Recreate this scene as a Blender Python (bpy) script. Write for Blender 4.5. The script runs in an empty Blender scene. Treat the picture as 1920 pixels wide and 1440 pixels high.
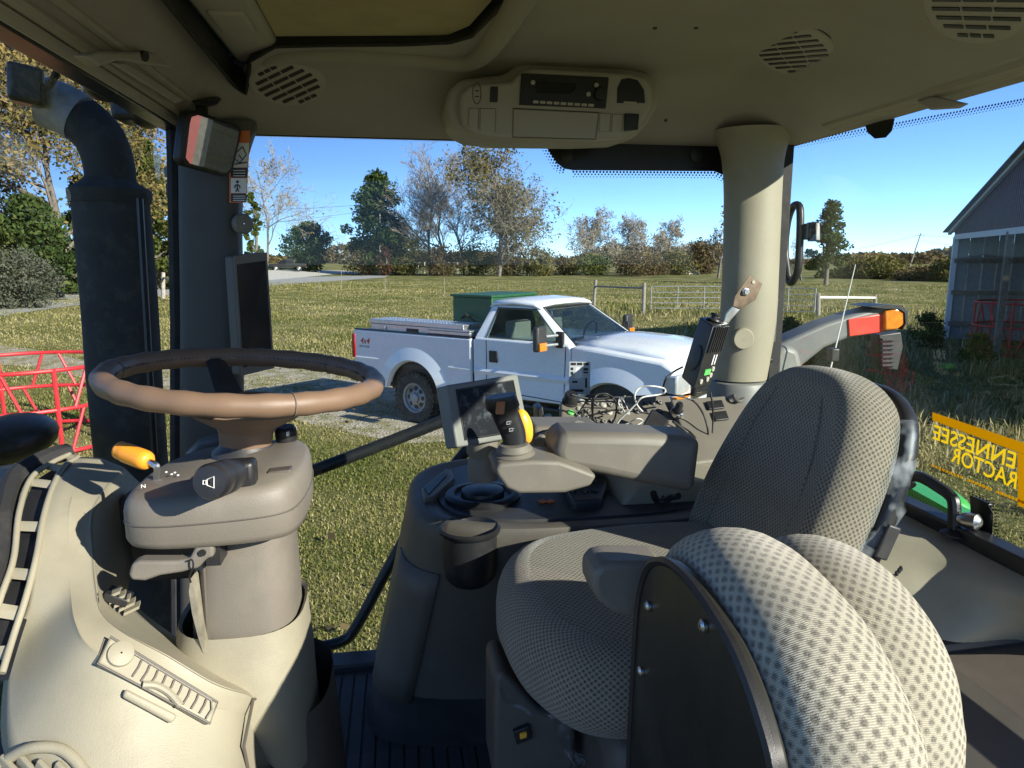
import bpy, bmesh, math, random
import numpy as np
from mathutils import Vector, Matrix, Euler
R = math.radians
random.seed(7); rng = np.random.default_rng(7)
scene = bpy.context.scene
COL = scene.collection

# ------------------------------------------------------------------ camera, sky, sun, exposure
FPX = 1331.0; YAW = R(9); PITCH = math.atan(235/FPX); CAMZ = 2.57
cam = bpy.data.cameras.new('camera'); camo = bpy.data.objects.new('camera', cam); COL.objects.link(camo)
cam.sensor_width = 36; cam.lens = FPX/1920*36; cam.clip_start = .02; cam.clip_end = 5000
camo.location = (0, 0, CAMZ); camo.rotation_euler = Euler((R(90)-PITCH, 0, -YAW), 'XYZ')
scene.camera = camo
SUN_AZ, SUN_EL = R(45.5), R(23.5)          # azimuth from -Y towards +X
SDIR = Vector((math.sin(SUN_AZ)*math.cos(SUN_EL), -math.cos(SUN_AZ)*math.cos(SUN_EL), math.sin(SUN_EL)))
world = bpy.data.worlds.new('World'); scene.world = world; world.use_nodes = True
wn = world.node_tree; bg = wn.nodes['Background']
sky = wn.nodes.new('ShaderNodeTexSky'); sky.sky_type = 'NISHITA'; sky.sun_disc = False
sky.sun_elevation = SUN_EL; sky.sun_rotation = math.pi+SUN_AZ
sky.air_density = .5; sky.dust_density = 0; sky.ozone_density = 5.5
wn.links.new(sky.outputs[0], bg.inputs[0]); bg.inputs[1].default_value = .105
sl = bpy.data.lights.new('sun', 'SUN'); sl.energy = 4.7; sl.angle = R(.53); sl.color = (1, .955, .83)
so = bpy.data.objects.new('sun', sl); COL.objects.link(so); so.rotation_euler = SDIR.to_track_quat('Z', 'Y').to_euler(); so.location = (10, -10, 20)
scene.view_settings.view_transform = 'Standard'; scene.view_settings.look = 'None'
scene.view_settings.exposure = 0.9; scene.view_settings.gamma = 1
scene.render.engine = 'CYCLES'; scene.cycles.max_bounces = 10; scene.cycles.transparent_max_bounces = 24

# ------------------------------------------------------------------ pixel to point helpers
_fw = Vector((math.sin(YAW)*math.cos(PITCH), math.cos(YAW)*math.cos(PITCH), -math.sin(PITCH)))
_rt = Vector((math.cos(YAW), -math.sin(YAW), 0)); _up = _rt.cross(_fw); CAM = Vector((0, 0, CAMZ))
def ray(x, y): return _fw+_rt*((x-960)/FPX)+_up*((720-y)/FPX)
def P(x, y, X=None, Y=None, Z=None, D=None):
    r = ray(x, y)
    t = X/r.x if X is not None else Y/r.y if Y is not None else (Z-CAMZ)/r.z if Z is not None else D
    return CAM+r*t
def Pp(x, y, o, n):                      # on the plane through o with normal n
    r = ray(x, y); return CAM+r*((Vector(o)-CAM).dot(n)/r.dot(n))
def ss(a, b, x):
    t = min(1, max(0, (x-a)/(b-a))); return t*t*(3-2*t)
def gz(x, y): return 1.1*ss(55, 118, y)*ss(-6, -26, x)+.8*ss(90, 160, y)*ss(15, 60, x)
def G(px, py):                           # pixel on the terrain
    r = ray(px, py); t = 1.0
    p = CAM.copy()
    for i in range(900):
        p = CAM+r*t
        if p.z <= gz(p.x, p.y): break
        t *= 1.012
    p.z = gz(p.x, p.y); return p

# ------------------------------------------------------------------ mesh helpers
WPOS = {}
def V(*a): return Vector(a if len(a) == 3 else a[0])
class MB:
    def __init__(s): s.v = []; s.f = []; s.uv = []
    def add(s, vs, fs, uvs=None):
        b = len(s.v); s.v += [tuple(p) for p in vs]; s.f += [tuple(i+b for i in f) for f in fs]
        s.uv += [tuple(u) for u in uvs] if uvs else [(p[0]+p[1]*.3, p[2]+p[1]*.7) for p in vs]
        return s
    def obox(s, c, a, b, d):
        c, a, b, d = V(c), V(a), V(b), V(d)
        vs = [c+a*i+b*j+d*k for i in (-1, 1) for j in (-1, 1) for k in (-1, 1)]
        fs = [(0, 1, 3, 2), (4, 6, 7, 5), (0, 4, 5, 1), (2, 3, 7, 6), (0, 2, 6, 4), (1, 5, 7, 3)]
        if a.cross(b).dot(d) < 0: fs = [f[::-1] for f in fs]
        return s.add(vs, fs)
    def box(s, c, size, rz=0):
        ca, sa = math.cos(rz), math.sin(rz)
        return s.obox(c, V(ca, sa, 0)*(size[0]/2), V(-sa, ca, 0)*(size[1]/2), V(0, 0, size[2]/2))
    def span(s, p0, p1): return s.box([(p0[i]+p1[i])/2 for i in range(3)], [abs(p1[i]-p0[i]) for i in range(3)])
    def tube(s, path, r, n=8, closed=False, caps=True):
        path = [V(p) for p in path]; m = len(path); rs = r if isinstance(r, (list, tuple)) else [r]*m
        vs = []; uvs = []; prev = None; L = 0
        for i, p in enumerate(path):
            if closed: t = path[(i+1) % m]-path[i-1]
            else: t = path[min(i+1, m-1)]-path[max(i-1, 0)]
            t = t.normalized() if t.length > 1e-9 else V(0, 0, 1)
            if prev is None:
                a = V(0, 0, 1) if abs(t.z) < .9 else V(1, 0, 0)
                u = t.cross(a).normalized()
            else: u = (prev-t*prev.dot(t)).normalized()
            prev = u; w = t.cross(u)
            if i: L += (p-path[i-1]).length
            for k in range(n):
                q = 2*math.pi*k/n; vs.append(p+(u*math.cos(q)+w*math.sin(q))*rs[i]); uvs.append((rs[i]*q, L))
        fs = []
        for i in range(m if closed else m-1):
            for k in range(n):
                a, b = i*n+k, i*n+(k+1) % n; c, d = ((i+1) % m)*n+(k+1) % n, ((i+1) % m)*n+k
                fs.append((a, b, c, d))
        if caps and not closed: fs += [tuple(range(n))[::-1], tuple((m-1)*n+k for k in range(n))]
        return s.add(vs, fs, uvs)
    def lathe(s, prof, o, axis=(0, 0, 1), n=24, u=None, sx=1, sy=1, caps=True):
        o, w = V(o), V(axis).normalized()
        u = V(u).normalized() if u is not None else w.orthogonal().normalized()
        u = (u-w*u.dot(w)).normalized(); t = w.cross(u); vs = []; uvs = []
        for j, (r, h) in enumerate(prof):
            for k in range(n):
                q = 2*math.pi*k/n; vs.append(o+(u*math.cos(q)*sx+t*math.sin(q)*sy)*r+w*h); uvs.append((q*.1, h))
        fs = [(j*n+k, j*n+(k+1) % n, (j+1)*n+(k+1) % n, (j+1)*n+k) for j in range(len(prof)-1) for k in range(n)]
        if caps: fs += [tuple(range(n))[::-1], tuple((len(prof)-1)*n+k for k in range(n))]
        return s.add(vs, fs, uvs)
    def prism(s, poly, vec):
        poly = [V(p) for p in poly]; vec = V(vec); n = len(poly)
        nn = V(0, 0, 0)
        for i in range(n): nn += (poly[i]-poly[0]).cross(poly[(i+1) % n]-poly[0])
        if nn.dot(vec) > 0: poly = poly[::-1]
        fs = [tuple(range(n)), tuple(range(2*n-1, n-1, -1))]+[(i, i+n, (i+1) % n+n, (i+1) % n) for i in range(n)]
        return s.add(poly+[p+vec for p in poly], fs)
    def grid(s, rows, closeu=False, flip=False, caps=False):
        m, n = len(rows), len(rows[0]); vs = [V(p) for r in rows for p in r]; uvs = []
        vacc = [0]*n
        for j in range(m):
            ua = 0
            for i in range(n):
                if i: ua += (vs[j*n+i]-vs[j*n+i-1]).length
                if j: vacc[i] += (vs[j*n+i]-vs[(j-1)*n+i]).length
                uvs.append((ua, sum(vacc)/n))
        fs = []
        for j in range(m-1):
            for i in range(n if closeu else n-1):
                q = (j*n+i, j*n+(i+1) % n, (j+1)*n+(i+1) % n, (j+1)*n+i); fs.append(q[::-1] if flip else q)
        if caps:
            a, b = tuple(range(n)), tuple((m-1)*n+i for i in range(n))
            fs += [a[::-1] if not flip else a, b if not flip else b[::-1]]
        return s.add(vs, fs, uvs)
    def ell(s, c, r, n=16, m=10, M=None):
        c = V(c); rows = []
        for j in range(m+1):
            th = math.pi*j/m
            row = [V(r[0]*max(math.sin(th), .001)*math.cos(2*math.pi*i/n), r[1]*max(math.sin(th), .001)*math.sin(2*math.pi*i/n), -r[2]*math.cos(th)) for i in range(n)]
            rows.append([c+(M@p if M else p) for p in row])
        return s.grid(rows, closeu=True)
    def build(s, name, mat, parent=None, smooth=35, bevel=0, seg=3, sub=0, label=None, solid=0):
        vs = np.array(s.v, dtype=float); lo, hi = vs.min(0), vs.max(0); o = V((lo[0]+hi[0])/2, (lo[1]+hi[1])/2, lo[2] if parent is None else (lo[2]+hi[2])/2)
        me = bpy.data.meshes.new(name); me.from_pydata([tuple(p-np.array(o)) for p in vs], [], s.f)
        uvl = me.uv_layers.new(name='uv'); idx = np.empty(len(me.loops), dtype=np.int32); me.loops.foreach_get('vertex_index', idx)
        uvl.data.foreach_set('uv', np.array(s.uv, dtype=np.float32)[idx].ravel())
        me.materials.append(mat)
        if smooth:
            me.polygons.foreach_set('use_smooth', np.ones(len(me.polygons), dtype=bool)); me.set_sharp_from_angle(angle=R(smooth))
        ob = bpy.data.objects.new(name, me); COL.objects.link(ob)
        if bevel:
            m = ob.modifiers.new('bevel', 'BEVEL'); m.width = bevel; m.segments = seg; m.limit_method = 'ANGLE'; m.angle_limit = R(35); m.harden_normals = False
            me.polygons.foreach_set('use_smooth', np.ones(len(me.polygons), dtype=bool)); me.set_sharp_from_angle(angle=R(80))
        if solid: m = ob.modifiers.new('solid', 'SOLIDIFY'); m.thickness = solid; m.offset = -1
        if sub: m = ob.modifiers.new('sub', 'SUBSURF'); m.levels = sub; m.render_levels = sub
        ob.parent = parent; ob.location = o-(WPOS[parent.name] if parent else V(0, 0, 0)); WPOS[ob.name] = o
        if label: ob['label'] = label
        return ob
def tag(o, label, cat, group=None, kind=None):
    if label: o['label'] = label
    if cat: o['category'] = cat
    if group: o['group'] = group
    if kind: o['kind'] = kind
    return o
def thing(name, loc, label, cat, group=None):
    o = bpy.data.objects.new(name, None); COL.objects.link(o); o.location = loc; o.empty_display_size = .2; WPOS[o.name] = V(loc)
    return tag(o, label, cat, group)
def copy_tree(o, parent=None, loc=None, rz=0, label=None, sc=None):
    c = o.copy(); COL.objects.link(c); c.parent = parent
    if loc is not None: c.location = loc; c.rotation_euler = (0, 0, rz)
    if sc: c.scale = (sc,)*3
    if label: c['label'] = label
    for ch in [x for x in bpy.data.objects if x.parent == o]: copy_tree(ch, c)
    return c
def cr(pts, n):                          # Catmull-Rom through points, n steps per span
    pts = [V(p) for p in pts]; out = []
    for i in range(len(pts)-1):
        p0, p1, p2, p3 = pts[max(i-1, 0)], pts[i], pts[i+1], pts[min(i+2, len(pts)-1)]
        for k in range(n):
            t = k/n
            out.append(.5*((2*p1)+(p2-p0)*t+(2*p0-5*p1+4*p2-p3)*t*t+(3*p1-p0-3*p2+p3)*t**3))
    out.append(pts[-1]); return out
def surf(rows, nu, nv):                  # smooth grid through control rows
    rr = [cr(r, nu) for r in rows]; cols = [cr([r[i] for r in rr], nv) for i in range(len(rr[0]))]
    return [[c[j] for c in cols] for j in range(len(cols[0]))]
def text_mb(txt, o, ux, uy, h, mirror=False, depth=.0006, bold=0):
    cu = bpy.data.curves.new('txt', 'FONT'); cu.body = txt; cu.size = 1; cu.offset = bold; cu.resolution_u = 3
    t = bpy.data.objects.new('txt', cu); COL.objects.link(t); dg = bpy.context.evaluated_depsgraph_get()
    me = bpy.data.meshes.new_from_object(t.evaluated_get(dg)); mb = MB(); ux, uy = V(ux).normalized(), V(uy).normalized()
    if mirror: ux = -ux
    n = ux.cross(uy)*depth; k = h/.7
    vs = [V(o)+ux*v.co.x*k+uy*v.co.y*k+n for v in me.vertices]
    mb.add(vs, [tuple(p.vertices) for p in me.polygons]); bpy.data.objects.remove(t); bpy.data.curves.remove(cu); bpy.data.meshes.remove(me)
    return mb

# ------------------------------------------------------------------ materials
def newmat(name):
    m = bpy.data.materials.new(name); m.use_nodes = True; nt = m.node_tree; return m, nt, nt.nodes['Principled BSDF']
def mixc(nt, a, b, fac, mode='MIX'):
    n = nt.nodes.new('ShaderNodeMix'); n.data_type = 'RGBA'; n.blend_type = mode
    for s, v in ((6, a), (7, b), (0, fac)):
        if hasattr(v, 'is_linked'): nt.links.new(v, n.inputs[s])
        elif s == 0: n.inputs[0].default_value = v
        else: n.inputs[s].default_value = (*v, 1)
    return n.outputs[2]
def coords(nt, kind='Object', scale=None, rot=None):
    t = nt.nodes.new('ShaderNodeTexCoord'); o = t.outputs[kind]
    if scale or rot:
        mp = nt.nodes.new('ShaderNodeMapping'); nt.links.new(o, mp.inputs[0])
        if scale: mp.inputs[3].default_value = scale if not isinstance(scale, (int, float)) else (scale,)*3
        if rot: mp.inputs[2].default_value = rot
        o = mp.outputs[0]
    return o
def noise(nt, co, scale, detail=4, rough=.55):
    n = nt.nodes.new('ShaderNodeTexNoise'); n.inputs['Scale'].default_value = scale; n.inputs['Detail'].default_value = detail; n.inputs['Roughness'].default_value = rough
    nt.links.new(co, n.inputs[0]); return n.outputs[0]
def ramp(nt, src, a, b):
    n = nt.nodes.new('ShaderNodeMapRange'); n.inputs[1].default_value = a; n.inputs[2].default_value = b; nt.links.new(src, n.inputs[0]); return n.outputs[0]
def bump(nt, bs, h, st, dist=.001):
    n = nt.nodes.new('ShaderNodeBump'); n.inputs['Strength'].default_value = st; n.inputs['Distance'].default_value = dist
    nt.links.new(h, n.inputs['Height']); nt.links.new(n.outputs[0], bs.inputs['Normal'])
def pm(name, c, rough=.5, metal=0, var=.12, vs=9, grain=0, gs=900, dust=0, dc=(.42, .38, .3), coat=0, ds=25, spec=.5):
    m, nt, b = newmat(name); b.inputs['Roughness'].default_value = rough; b.inputs['Metallic'].default_value = metal
    b.inputs['Specular IOR Level'].default_value = spec
    co = coords(nt)
    dark = tuple(x*(1-var) for x in c); lite = tuple(min(1, x*(1+var)) for x in c)
    col = mixc(nt, dark, lite, ramp(nt, noise(nt, co, vs), .3, .7))
    if dust: col = mixc(nt, col, dc, ramp(nt, noise(nt, co, ds, 8, .7), .5, .5+.5/dust*.5))
    nt.links.new(col, b.inputs[0])
    r = nt.nodes.new('ShaderNodeMapRange'); r.inputs[3].default_value = max(.03, rough-.08); r.inputs[4].default_value = min(1, rough+.1)
    nt.links.new(noise(nt, co, vs*3), r.inputs[0]); nt.links.new(r.outputs[0], b.inputs['Roughness'])
    if grain: bump(nt, b, noise(nt, co, gs, 3), grain, .0006)
    if coat: b.inputs['Coat Weight'].default_value = coat; b.inputs['Coat Roughness'].default_value = .05
    return m
def emit_free_glass(name, tint=(.93, .96, .95), refl=.9, rough=.0, dust=.03, base=.012):
    m = bpy.data.materials.new(name); m.use_nodes = True; nt = m.node_tree; nt.nodes.clear()
    out = nt.nodes.new('ShaderNodeOutputMaterial'); tr = nt.nodes.new('ShaderNodeBsdfTransparent'); tr.inputs[0].default_value = (*tint, 1)
    gl = nt.nodes.new('ShaderNodeBsdfGlossy'); gl.inputs['Roughness'].default_value = rough; gl.inputs[0].default_value = (refl,)*3+(1,)
    lw = nt.nodes.new('ShaderNodeLayerWeight'); pw = nt.nodes.new('ShaderNodeMath'); pw.operation = 'POWER'; pw.inputs[1].default_value = 5; nt.links.new(lw.outputs['Facing'], pw.inputs[0])
    fr = nt.nodes.new('ShaderNodeMath'); fr.operation = 'MULTIPLY_ADD'; fr.inputs[1].default_value = .94; fr.inputs[2].default_value = base; nt.links.new(pw.outputs[0], fr.inputs[0]); lw.inputs[0].default_value = .5
    mx = nt.nodes.new('ShaderNodeMixShader'); nt.links.new(fr.outputs[0], mx.inputs[0]); nt.links.new(tr.outputs[0], mx.inputs[1]); nt.links.new(gl.outputs[0], mx.inputs[2])
    df = nt.nodes.new('ShaderNodeBsdfDiffuse'); df.inputs[0].default_value = (.55, .55, .5, 1)
    m2 = nt.nodes.new('ShaderNodeMixShader'); co = coords(nt)
    d1 = ramp(nt, noise(nt, co, 60, 8, .75), .55, .95); mul = nt.nodes.new('ShaderNodeMath'); mul.operation = 'MULTIPLY'; mul.inputs[1].default_value = dust
    nt.links.new(d1, mul.inputs[0]); nt.links.new(mul.outputs[0], m2.inputs[0]); nt.links.new(mx.outputs[0], m2.inputs[1]); nt.links.new(df.outputs[0], m2.inputs[2])
    nt.links.new(m2.outputs[0], out.inputs[0]); return m
def fabric(name, base, dot, pitch=.0085, ds=.34):
    m, nt, b = newmat(name); b.inputs['Roughness'].default_value = .95; b.inputs['Specular IOR Level'].default_value = .15
    b.inputs['Sheen Weight'].default_value = .25
    uv = coords(nt, 'UV'); uvr = coords(nt, 'UV', rot=(0, 0, R(45)))
    wob = nt.nodes.new('ShaderNodeTexNoise'); wob.inputs['Scale'].default_value = 420; wob.inputs['Detail'].default_value = 4; nt.links.new(uv, wob.inputs[0])
    va = nt.nodes.new('ShaderNodeVectorMath'); va.operation = 'MULTIPLY_ADD'; va.inputs[1].default_value = (pitch*.55,)*3
    nt.links.new(wob.outputs['Color'], va.inputs[0]); nt.links.new(uvr, va.inputs[2])
    vo = nt.nodes.new('ShaderNodeTexVoronoi'); vo.inputs['Scale'].default_value = 1/pitch; vo.inputs['Randomness'].default_value = 0; vo.voronoi_dimensions = '2D'
    nt.links.new(va.outputs[0], vo.inputs[0])
    m0 = ramp(nt, vo.outputs['Distance'], ds+.16, ds-.14)
    fib = noise(nt, coords(nt, 'UV', scale=(1, .35, 1)), 900, 5, .7); mk_ = nt.nodes.new('ShaderNodeMath'); mk_.operation = 'MULTIPLY'; nt.links.new(m0, mk_.inputs[0]); nt.links.new(ramp(nt, fib, .25, .55), mk_.inputs[1]); mask = mk_.outputs[0]
    wv = nt.nodes.new('ShaderNodeTexWave'); wv.inputs['Scale'].default_value = 190; wv.inputs['Distortion'].default_value = 3; wv.inputs['Detail'].default_value = 2; nt.links.new(uv, wv.inputs[0])
    big = noise(nt, uv, 14, 3)
    c1 = mixc(nt, tuple(x*.68 for x in base), tuple(min(1, x*1.2) for x in base), wv.outputs[0]); c1 = mixc(nt, c1, tuple(x*.6 for x in base), ramp(nt, fib, .58, .8))
    c1 = mixc(nt, c1, tuple(x*.8 for x in base), ramp(nt, big, .35, .75))
    nt.links.new(mixc(nt, c1, dot, mask), b.inputs[0])
    sub = nt.nodes.new('ShaderNodeMath'); sub.operation = 'MULTIPLY_ADD'; sub.inputs[1].default_value = -.5; nt.links.new(mask, sub.inputs[0]); nt.links.new(wv.outputs[0], sub.inputs[2])
    bump(nt, b, sub.outputs[0], .45, .001); return m

M = {}
M['liner'] = pm('headliner_plastic', (.335, .305, .268), .72, var=.09, vs=5, grain=.35, gs=700, dust=.12, dc=(.24, .225, .18), ds=6)
M['liner2'] = pm('liner_trim', (.38, .348, .305), .6, var=.05, grain=.25)
M['beige'] = pm('beige_plastic', (.315, .288, .213), .5, var=.08, vs=6, grain=.6, gs=700, dust=.5, dc=(.235, .21, .155), ds=11)
M['taupe'] = pm('taupe_plastic', (.175, .155, .128), .5, var=.08, vs=6, grain=.6, gs=700, dust=.4, dc=(.26, .235, .19), ds=14)
M['taupe2'] = pm('taupe_dark_plastic', (.10, .088, .075), .5, var=.07, grain=.4, dust=.15, dc=(.2, .18, .14))
M['charcoal'] = pm('charcoal_plastic', (.035, .034, .036), .45, var=.1, grain=.4, dust=.2, dc=(.14, .13, .11))
M['black'] = pm('black_plastic', (.016, .016, .018), .4, var=.1, grain=.2, dust=.12, dc=(.12, .11, .1))
M['rubber'] = pm('black_rubber', (.02, .02, .021), .75, var=.15, dust=.3, dc=(.11, .1, .085))
M['mat'] = pm('floor_rubber', (.045, .046, .05), .65, var=.12, dust=.35, dc=(.13, .11, .085), ds=18)
M['leather'] = pm('brown_leather', (.20, .128, .082), .42, var=.06, grain=.5, gs=1400)
M['orange'] = pm('orange_plastic', (.86, .33, .025), .38, var=.05, vs=20, grain=.1)
M['yellow'] = pm('yellow_plastic', (.88, .46, .04), .35, var=.04)
M['grey'] = pm('grey_plastic', (.20, .203, .188), .5, var=.05, grain=.3, dust=.3, dc=(.3, .29, .25))
M['blind'] = pm('roller_blind', (.36, .33, .27), .65, var=.05)
M['shade'] = pm('sunshade_cloth', (.40, .345, .19), .9, var=.1, vs=14, grain=.3, gs=1600)
M['fabric'] = fabric('seat_fabric_shaded', (.31, .275, .21), (.05, .045, .036), .0066, .33)  # operator seat: the cab shade is put into this darker fabric colour
M['fabric_sunlit'] = fabric('seat_fabric_sunlit', (.49, .455, .355), (.13, .12, .098), .0100, .31)  # same fabric on the folded seat, sunlight put into a paler colour
M['plate'] = pm('seat_back_plate', (.028, .028, .024), .33, var=.1, dust=.25, dc=(.1, .095, .07), ds=8)
M['steel'] = pm('zinc_steel', (.55, .55, .55), .3, 1, var=.1)
M['chrome'] = pm('chrome', (.8, .8, .8), .08, 1, var=.03)
M['rust'] = pm('rusty_bracket', (.16, .115, .08), .6, .4, var=.3, vs=60, dust=.8, dc=(.22, .13, .08))
M['galv'] = pm('galvanised_pipe', (.30, .32, .33), .55, .5, var=.15)
M['alu'] = pm('tread_plate_aluminium', (.62, .63, .64), .32, .9, var=.08)
M['white'] = pm('white_paint', (.74, .76, .78), .28, var=.02, coat=.6, dust=.15, dc=(.55, .52, .46), ds=5)
M['darkpaint'] = pm('dark_truck_paint', (.012, .013, .017), .5, spec=.25)
M['tire'] = pm('tyre_rubber', (.032, .031, .03), .8, var=.2, dust=.7, dc=(.17, .15, .12), ds=14)
M['gtank'] = pm('green_tank_paint', (.02, .095, .04), .4, var=.12, dust=.2, dc=(.1, .13, .08))
M['jgreen'] = pm('tractor_green_paint', (.05, .36, .06), .3, coat=.5, var=.06)
M['red'] = pm('red_pipe_paint', (.55, .025, .035), .42, var=.12, vs=7, dust=.3, dc=(.35, .12, .1))
M['redref'] = pm('red_reflector', (.85, .06, .04), .3, var=.08, grain=.3, gs=500)
M['amber'] = pm('amber_lens', (.75, .22, .02), .12, var=.25, vs=60, coat=.8)
M['redlens'] = pm('red_lens', (.45, .02, .02), .15, coat=.8)
M['clearlens'] = pm('headlamp_lens', (.55, .57, .58), .1, .3, coat=.8)
M['screen'] = pm('dusty_screen', (.008, .010, .014), .55, var=.1, dust=.8, dc=(.17, .19, .21), ds=30, spec=.2)
M['screen2'] = pm('dark_screen', (.012, .014, .017), .14, var=.1)
M['wtext'] = pm('white_print', (.75, .75, .72), .6, var=.02)
M['gtext'] = pm('gold_decal', (.72, .42, .012), .55, var=.04)
M['decal_w'] = pm('label_white', (.72, .72, .70), .5, var=.03)
M['decal_o'] = pm('label_orange', (.70, .17, .03), .5, var=.05)
M['btn_w'] = pm('pale_button', (.45, .42, .36), .5, var=.05)
M['btn_g'] = pm('green_button', (.12, .5, .12), .45, var=.05)
M['silver'] = pm('silver_label', (.5, .52, .53), .4, .3, var=.03)
M['post'] = pm('weathered_post', (.26, .235, .20), .9, var=.3, vs=12)
M['barnup'] = pm('barn_gable_metal', (.19, .115, .10), .6, 0, var=.1)
M['barnlow'] = pm('barn_wall_metal', (.27, .275, .265), .7, 0, var=.12)
M['barnred'] = pm('barn_red_wall', (.42, .07, .06), .6, var=.08)
M['barnwood'] = pm('barn_wood', (.2, .17, .13), .9, var=.3)
M['whiteroof'] = pm('white_metal_roof', (.75, .76, .76), .4, .2, var=.05)
M['shingle'] = pm('grey_shingle', (.2, .2, .21), .9, var=.15)
M['wallw'] = pm('white_siding', (.72, .71, .68), .7, var=.06)
M['bark'] = pm('grey_bark', (.17, .145, .12), .95, var=.35, vs=5)
M['bark2'] = pm('pale_bark', (.34, .31, .27), .95, var=.35, vs=5)
M['twig'] = pm('twigs', (.24, .195, .135), .95, var=.3, vs=3)
M['twig2'] = pm('twigs_pale', (.33, .275, .195), .95, var=.3, vs=3)
M['wire'] = pm('power_wire', (.06, .06, .06), .6)
M['cblk'] = pm('black_cable', (.015, .015, .015), .45)
M['cwht'] = pm('white_cable', (.62, .61, .57), .5)
M['stuffing'] = pm('cream_foam', (.5, .44, .3), .9, var=.15)
M['plasticfilm'] = None
M['brick'] = pm('orange_brown_board', (.33, .13, .05), .75, var=.2, vs=30, dust=.4, dc=(.3, .2, .12))
M['mirror'] = pm('mirror_glass', (.9, .9, .9), .015, 1, var=.0)
M['mirror'].node_tree.nodes['Principled BSDF'].inputs['Roughness'].default_value = .01
for l in list(M['mirror'].node_tree.links):
    if l.to_socket.name == 'Roughness': M['mirror'].node_tree.links.remove(l)
M['glass'] = emit_free_glass('cab_glass', (.95, .975, .97), dust=.045)  # dust amount also holds a pale haze veil put into the pane
M['cglass'] = emit_free_glass('car_glass', (.62, .68, .68), .95, dust=.02)
M['frit'] = pm('black_frit', (.008, .008, .01), .3, var=.02)
M['dkglass'] = emit_free_glass('sunroof_glass', (.12, .2, .3), .9, dust=.02)
def film():
    m = bpy.data.materials.new('torn_plastic_film'); m.use_nodes = True; nt = m.node_tree; nt.nodes.clear()
    out = nt.nodes.new('ShaderNodeOutputMaterial'); tr = nt.nodes.new('ShaderNodeBsdfTransparent'); tr.inputs[0].default_value = (.85, .9, .95, 1)
    b = nt.nodes.new('ShaderNodeBsdfPrincipled'); b.inputs['Base Color'].default_value = (.62, .66, .7, 1); b.inputs['Roughness'].default_value = .18
    mx = nt.nodes.new('ShaderNodeMixShader'); n = noise(nt, coords(nt), 26, 2); nt.links.new(ramp(nt, n, .48, 1.1), mx.inputs[0]); bump(nt, b, n, .35, .006)
    nt.links.new(tr.outputs[0], mx.inputs[1]); nt.links.new(b.outputs[0], mx.inputs[2]); nt.links.new(mx.outputs[0], out.inputs[0]); return m
M['plasticfilm'] = film()
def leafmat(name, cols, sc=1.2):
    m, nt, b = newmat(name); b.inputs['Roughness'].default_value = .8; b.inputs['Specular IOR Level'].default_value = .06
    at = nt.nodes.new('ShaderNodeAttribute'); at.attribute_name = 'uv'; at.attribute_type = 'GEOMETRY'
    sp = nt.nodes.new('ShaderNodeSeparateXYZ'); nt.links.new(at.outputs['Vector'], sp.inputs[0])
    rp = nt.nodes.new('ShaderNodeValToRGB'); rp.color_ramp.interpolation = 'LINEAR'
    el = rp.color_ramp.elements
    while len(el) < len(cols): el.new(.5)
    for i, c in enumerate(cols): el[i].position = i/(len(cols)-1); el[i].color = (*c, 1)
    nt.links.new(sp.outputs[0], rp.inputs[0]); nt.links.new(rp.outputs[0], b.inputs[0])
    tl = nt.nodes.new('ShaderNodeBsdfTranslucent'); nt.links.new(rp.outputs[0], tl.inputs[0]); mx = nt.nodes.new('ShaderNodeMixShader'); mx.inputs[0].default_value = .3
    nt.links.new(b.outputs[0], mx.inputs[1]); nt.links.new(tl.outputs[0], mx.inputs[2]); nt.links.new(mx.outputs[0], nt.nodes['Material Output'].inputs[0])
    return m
M['gtext'] = leafmat('gold_decal', [(.80, .53, .01), (.80, .53, .01)])
M['gtext'].node_tree.nodes['Mix Shader'].inputs[0].default_value = .6
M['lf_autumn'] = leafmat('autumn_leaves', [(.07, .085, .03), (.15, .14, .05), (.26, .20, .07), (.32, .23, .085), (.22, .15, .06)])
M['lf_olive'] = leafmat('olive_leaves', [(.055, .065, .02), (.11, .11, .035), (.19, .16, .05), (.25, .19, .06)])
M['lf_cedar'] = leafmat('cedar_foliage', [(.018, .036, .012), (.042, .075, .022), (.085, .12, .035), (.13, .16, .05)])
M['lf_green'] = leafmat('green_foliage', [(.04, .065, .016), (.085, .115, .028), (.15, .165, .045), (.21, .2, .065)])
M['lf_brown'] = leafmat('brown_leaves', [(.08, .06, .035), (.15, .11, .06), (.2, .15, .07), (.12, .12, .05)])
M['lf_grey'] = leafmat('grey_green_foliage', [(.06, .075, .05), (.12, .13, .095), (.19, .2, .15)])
M['lf_red'] = leafmat('red_leaves', [(.10, .05, .035), (.15, .07, .05), (.09, .07, .035)])
M['grass'] = leafmat('grass_blades', [(.06, .095, .016), (.12, .15, .03), (.20, .20, .055), (.32, .28, .115), (.45, .385, .19), (.52, .45, .25)])

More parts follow.
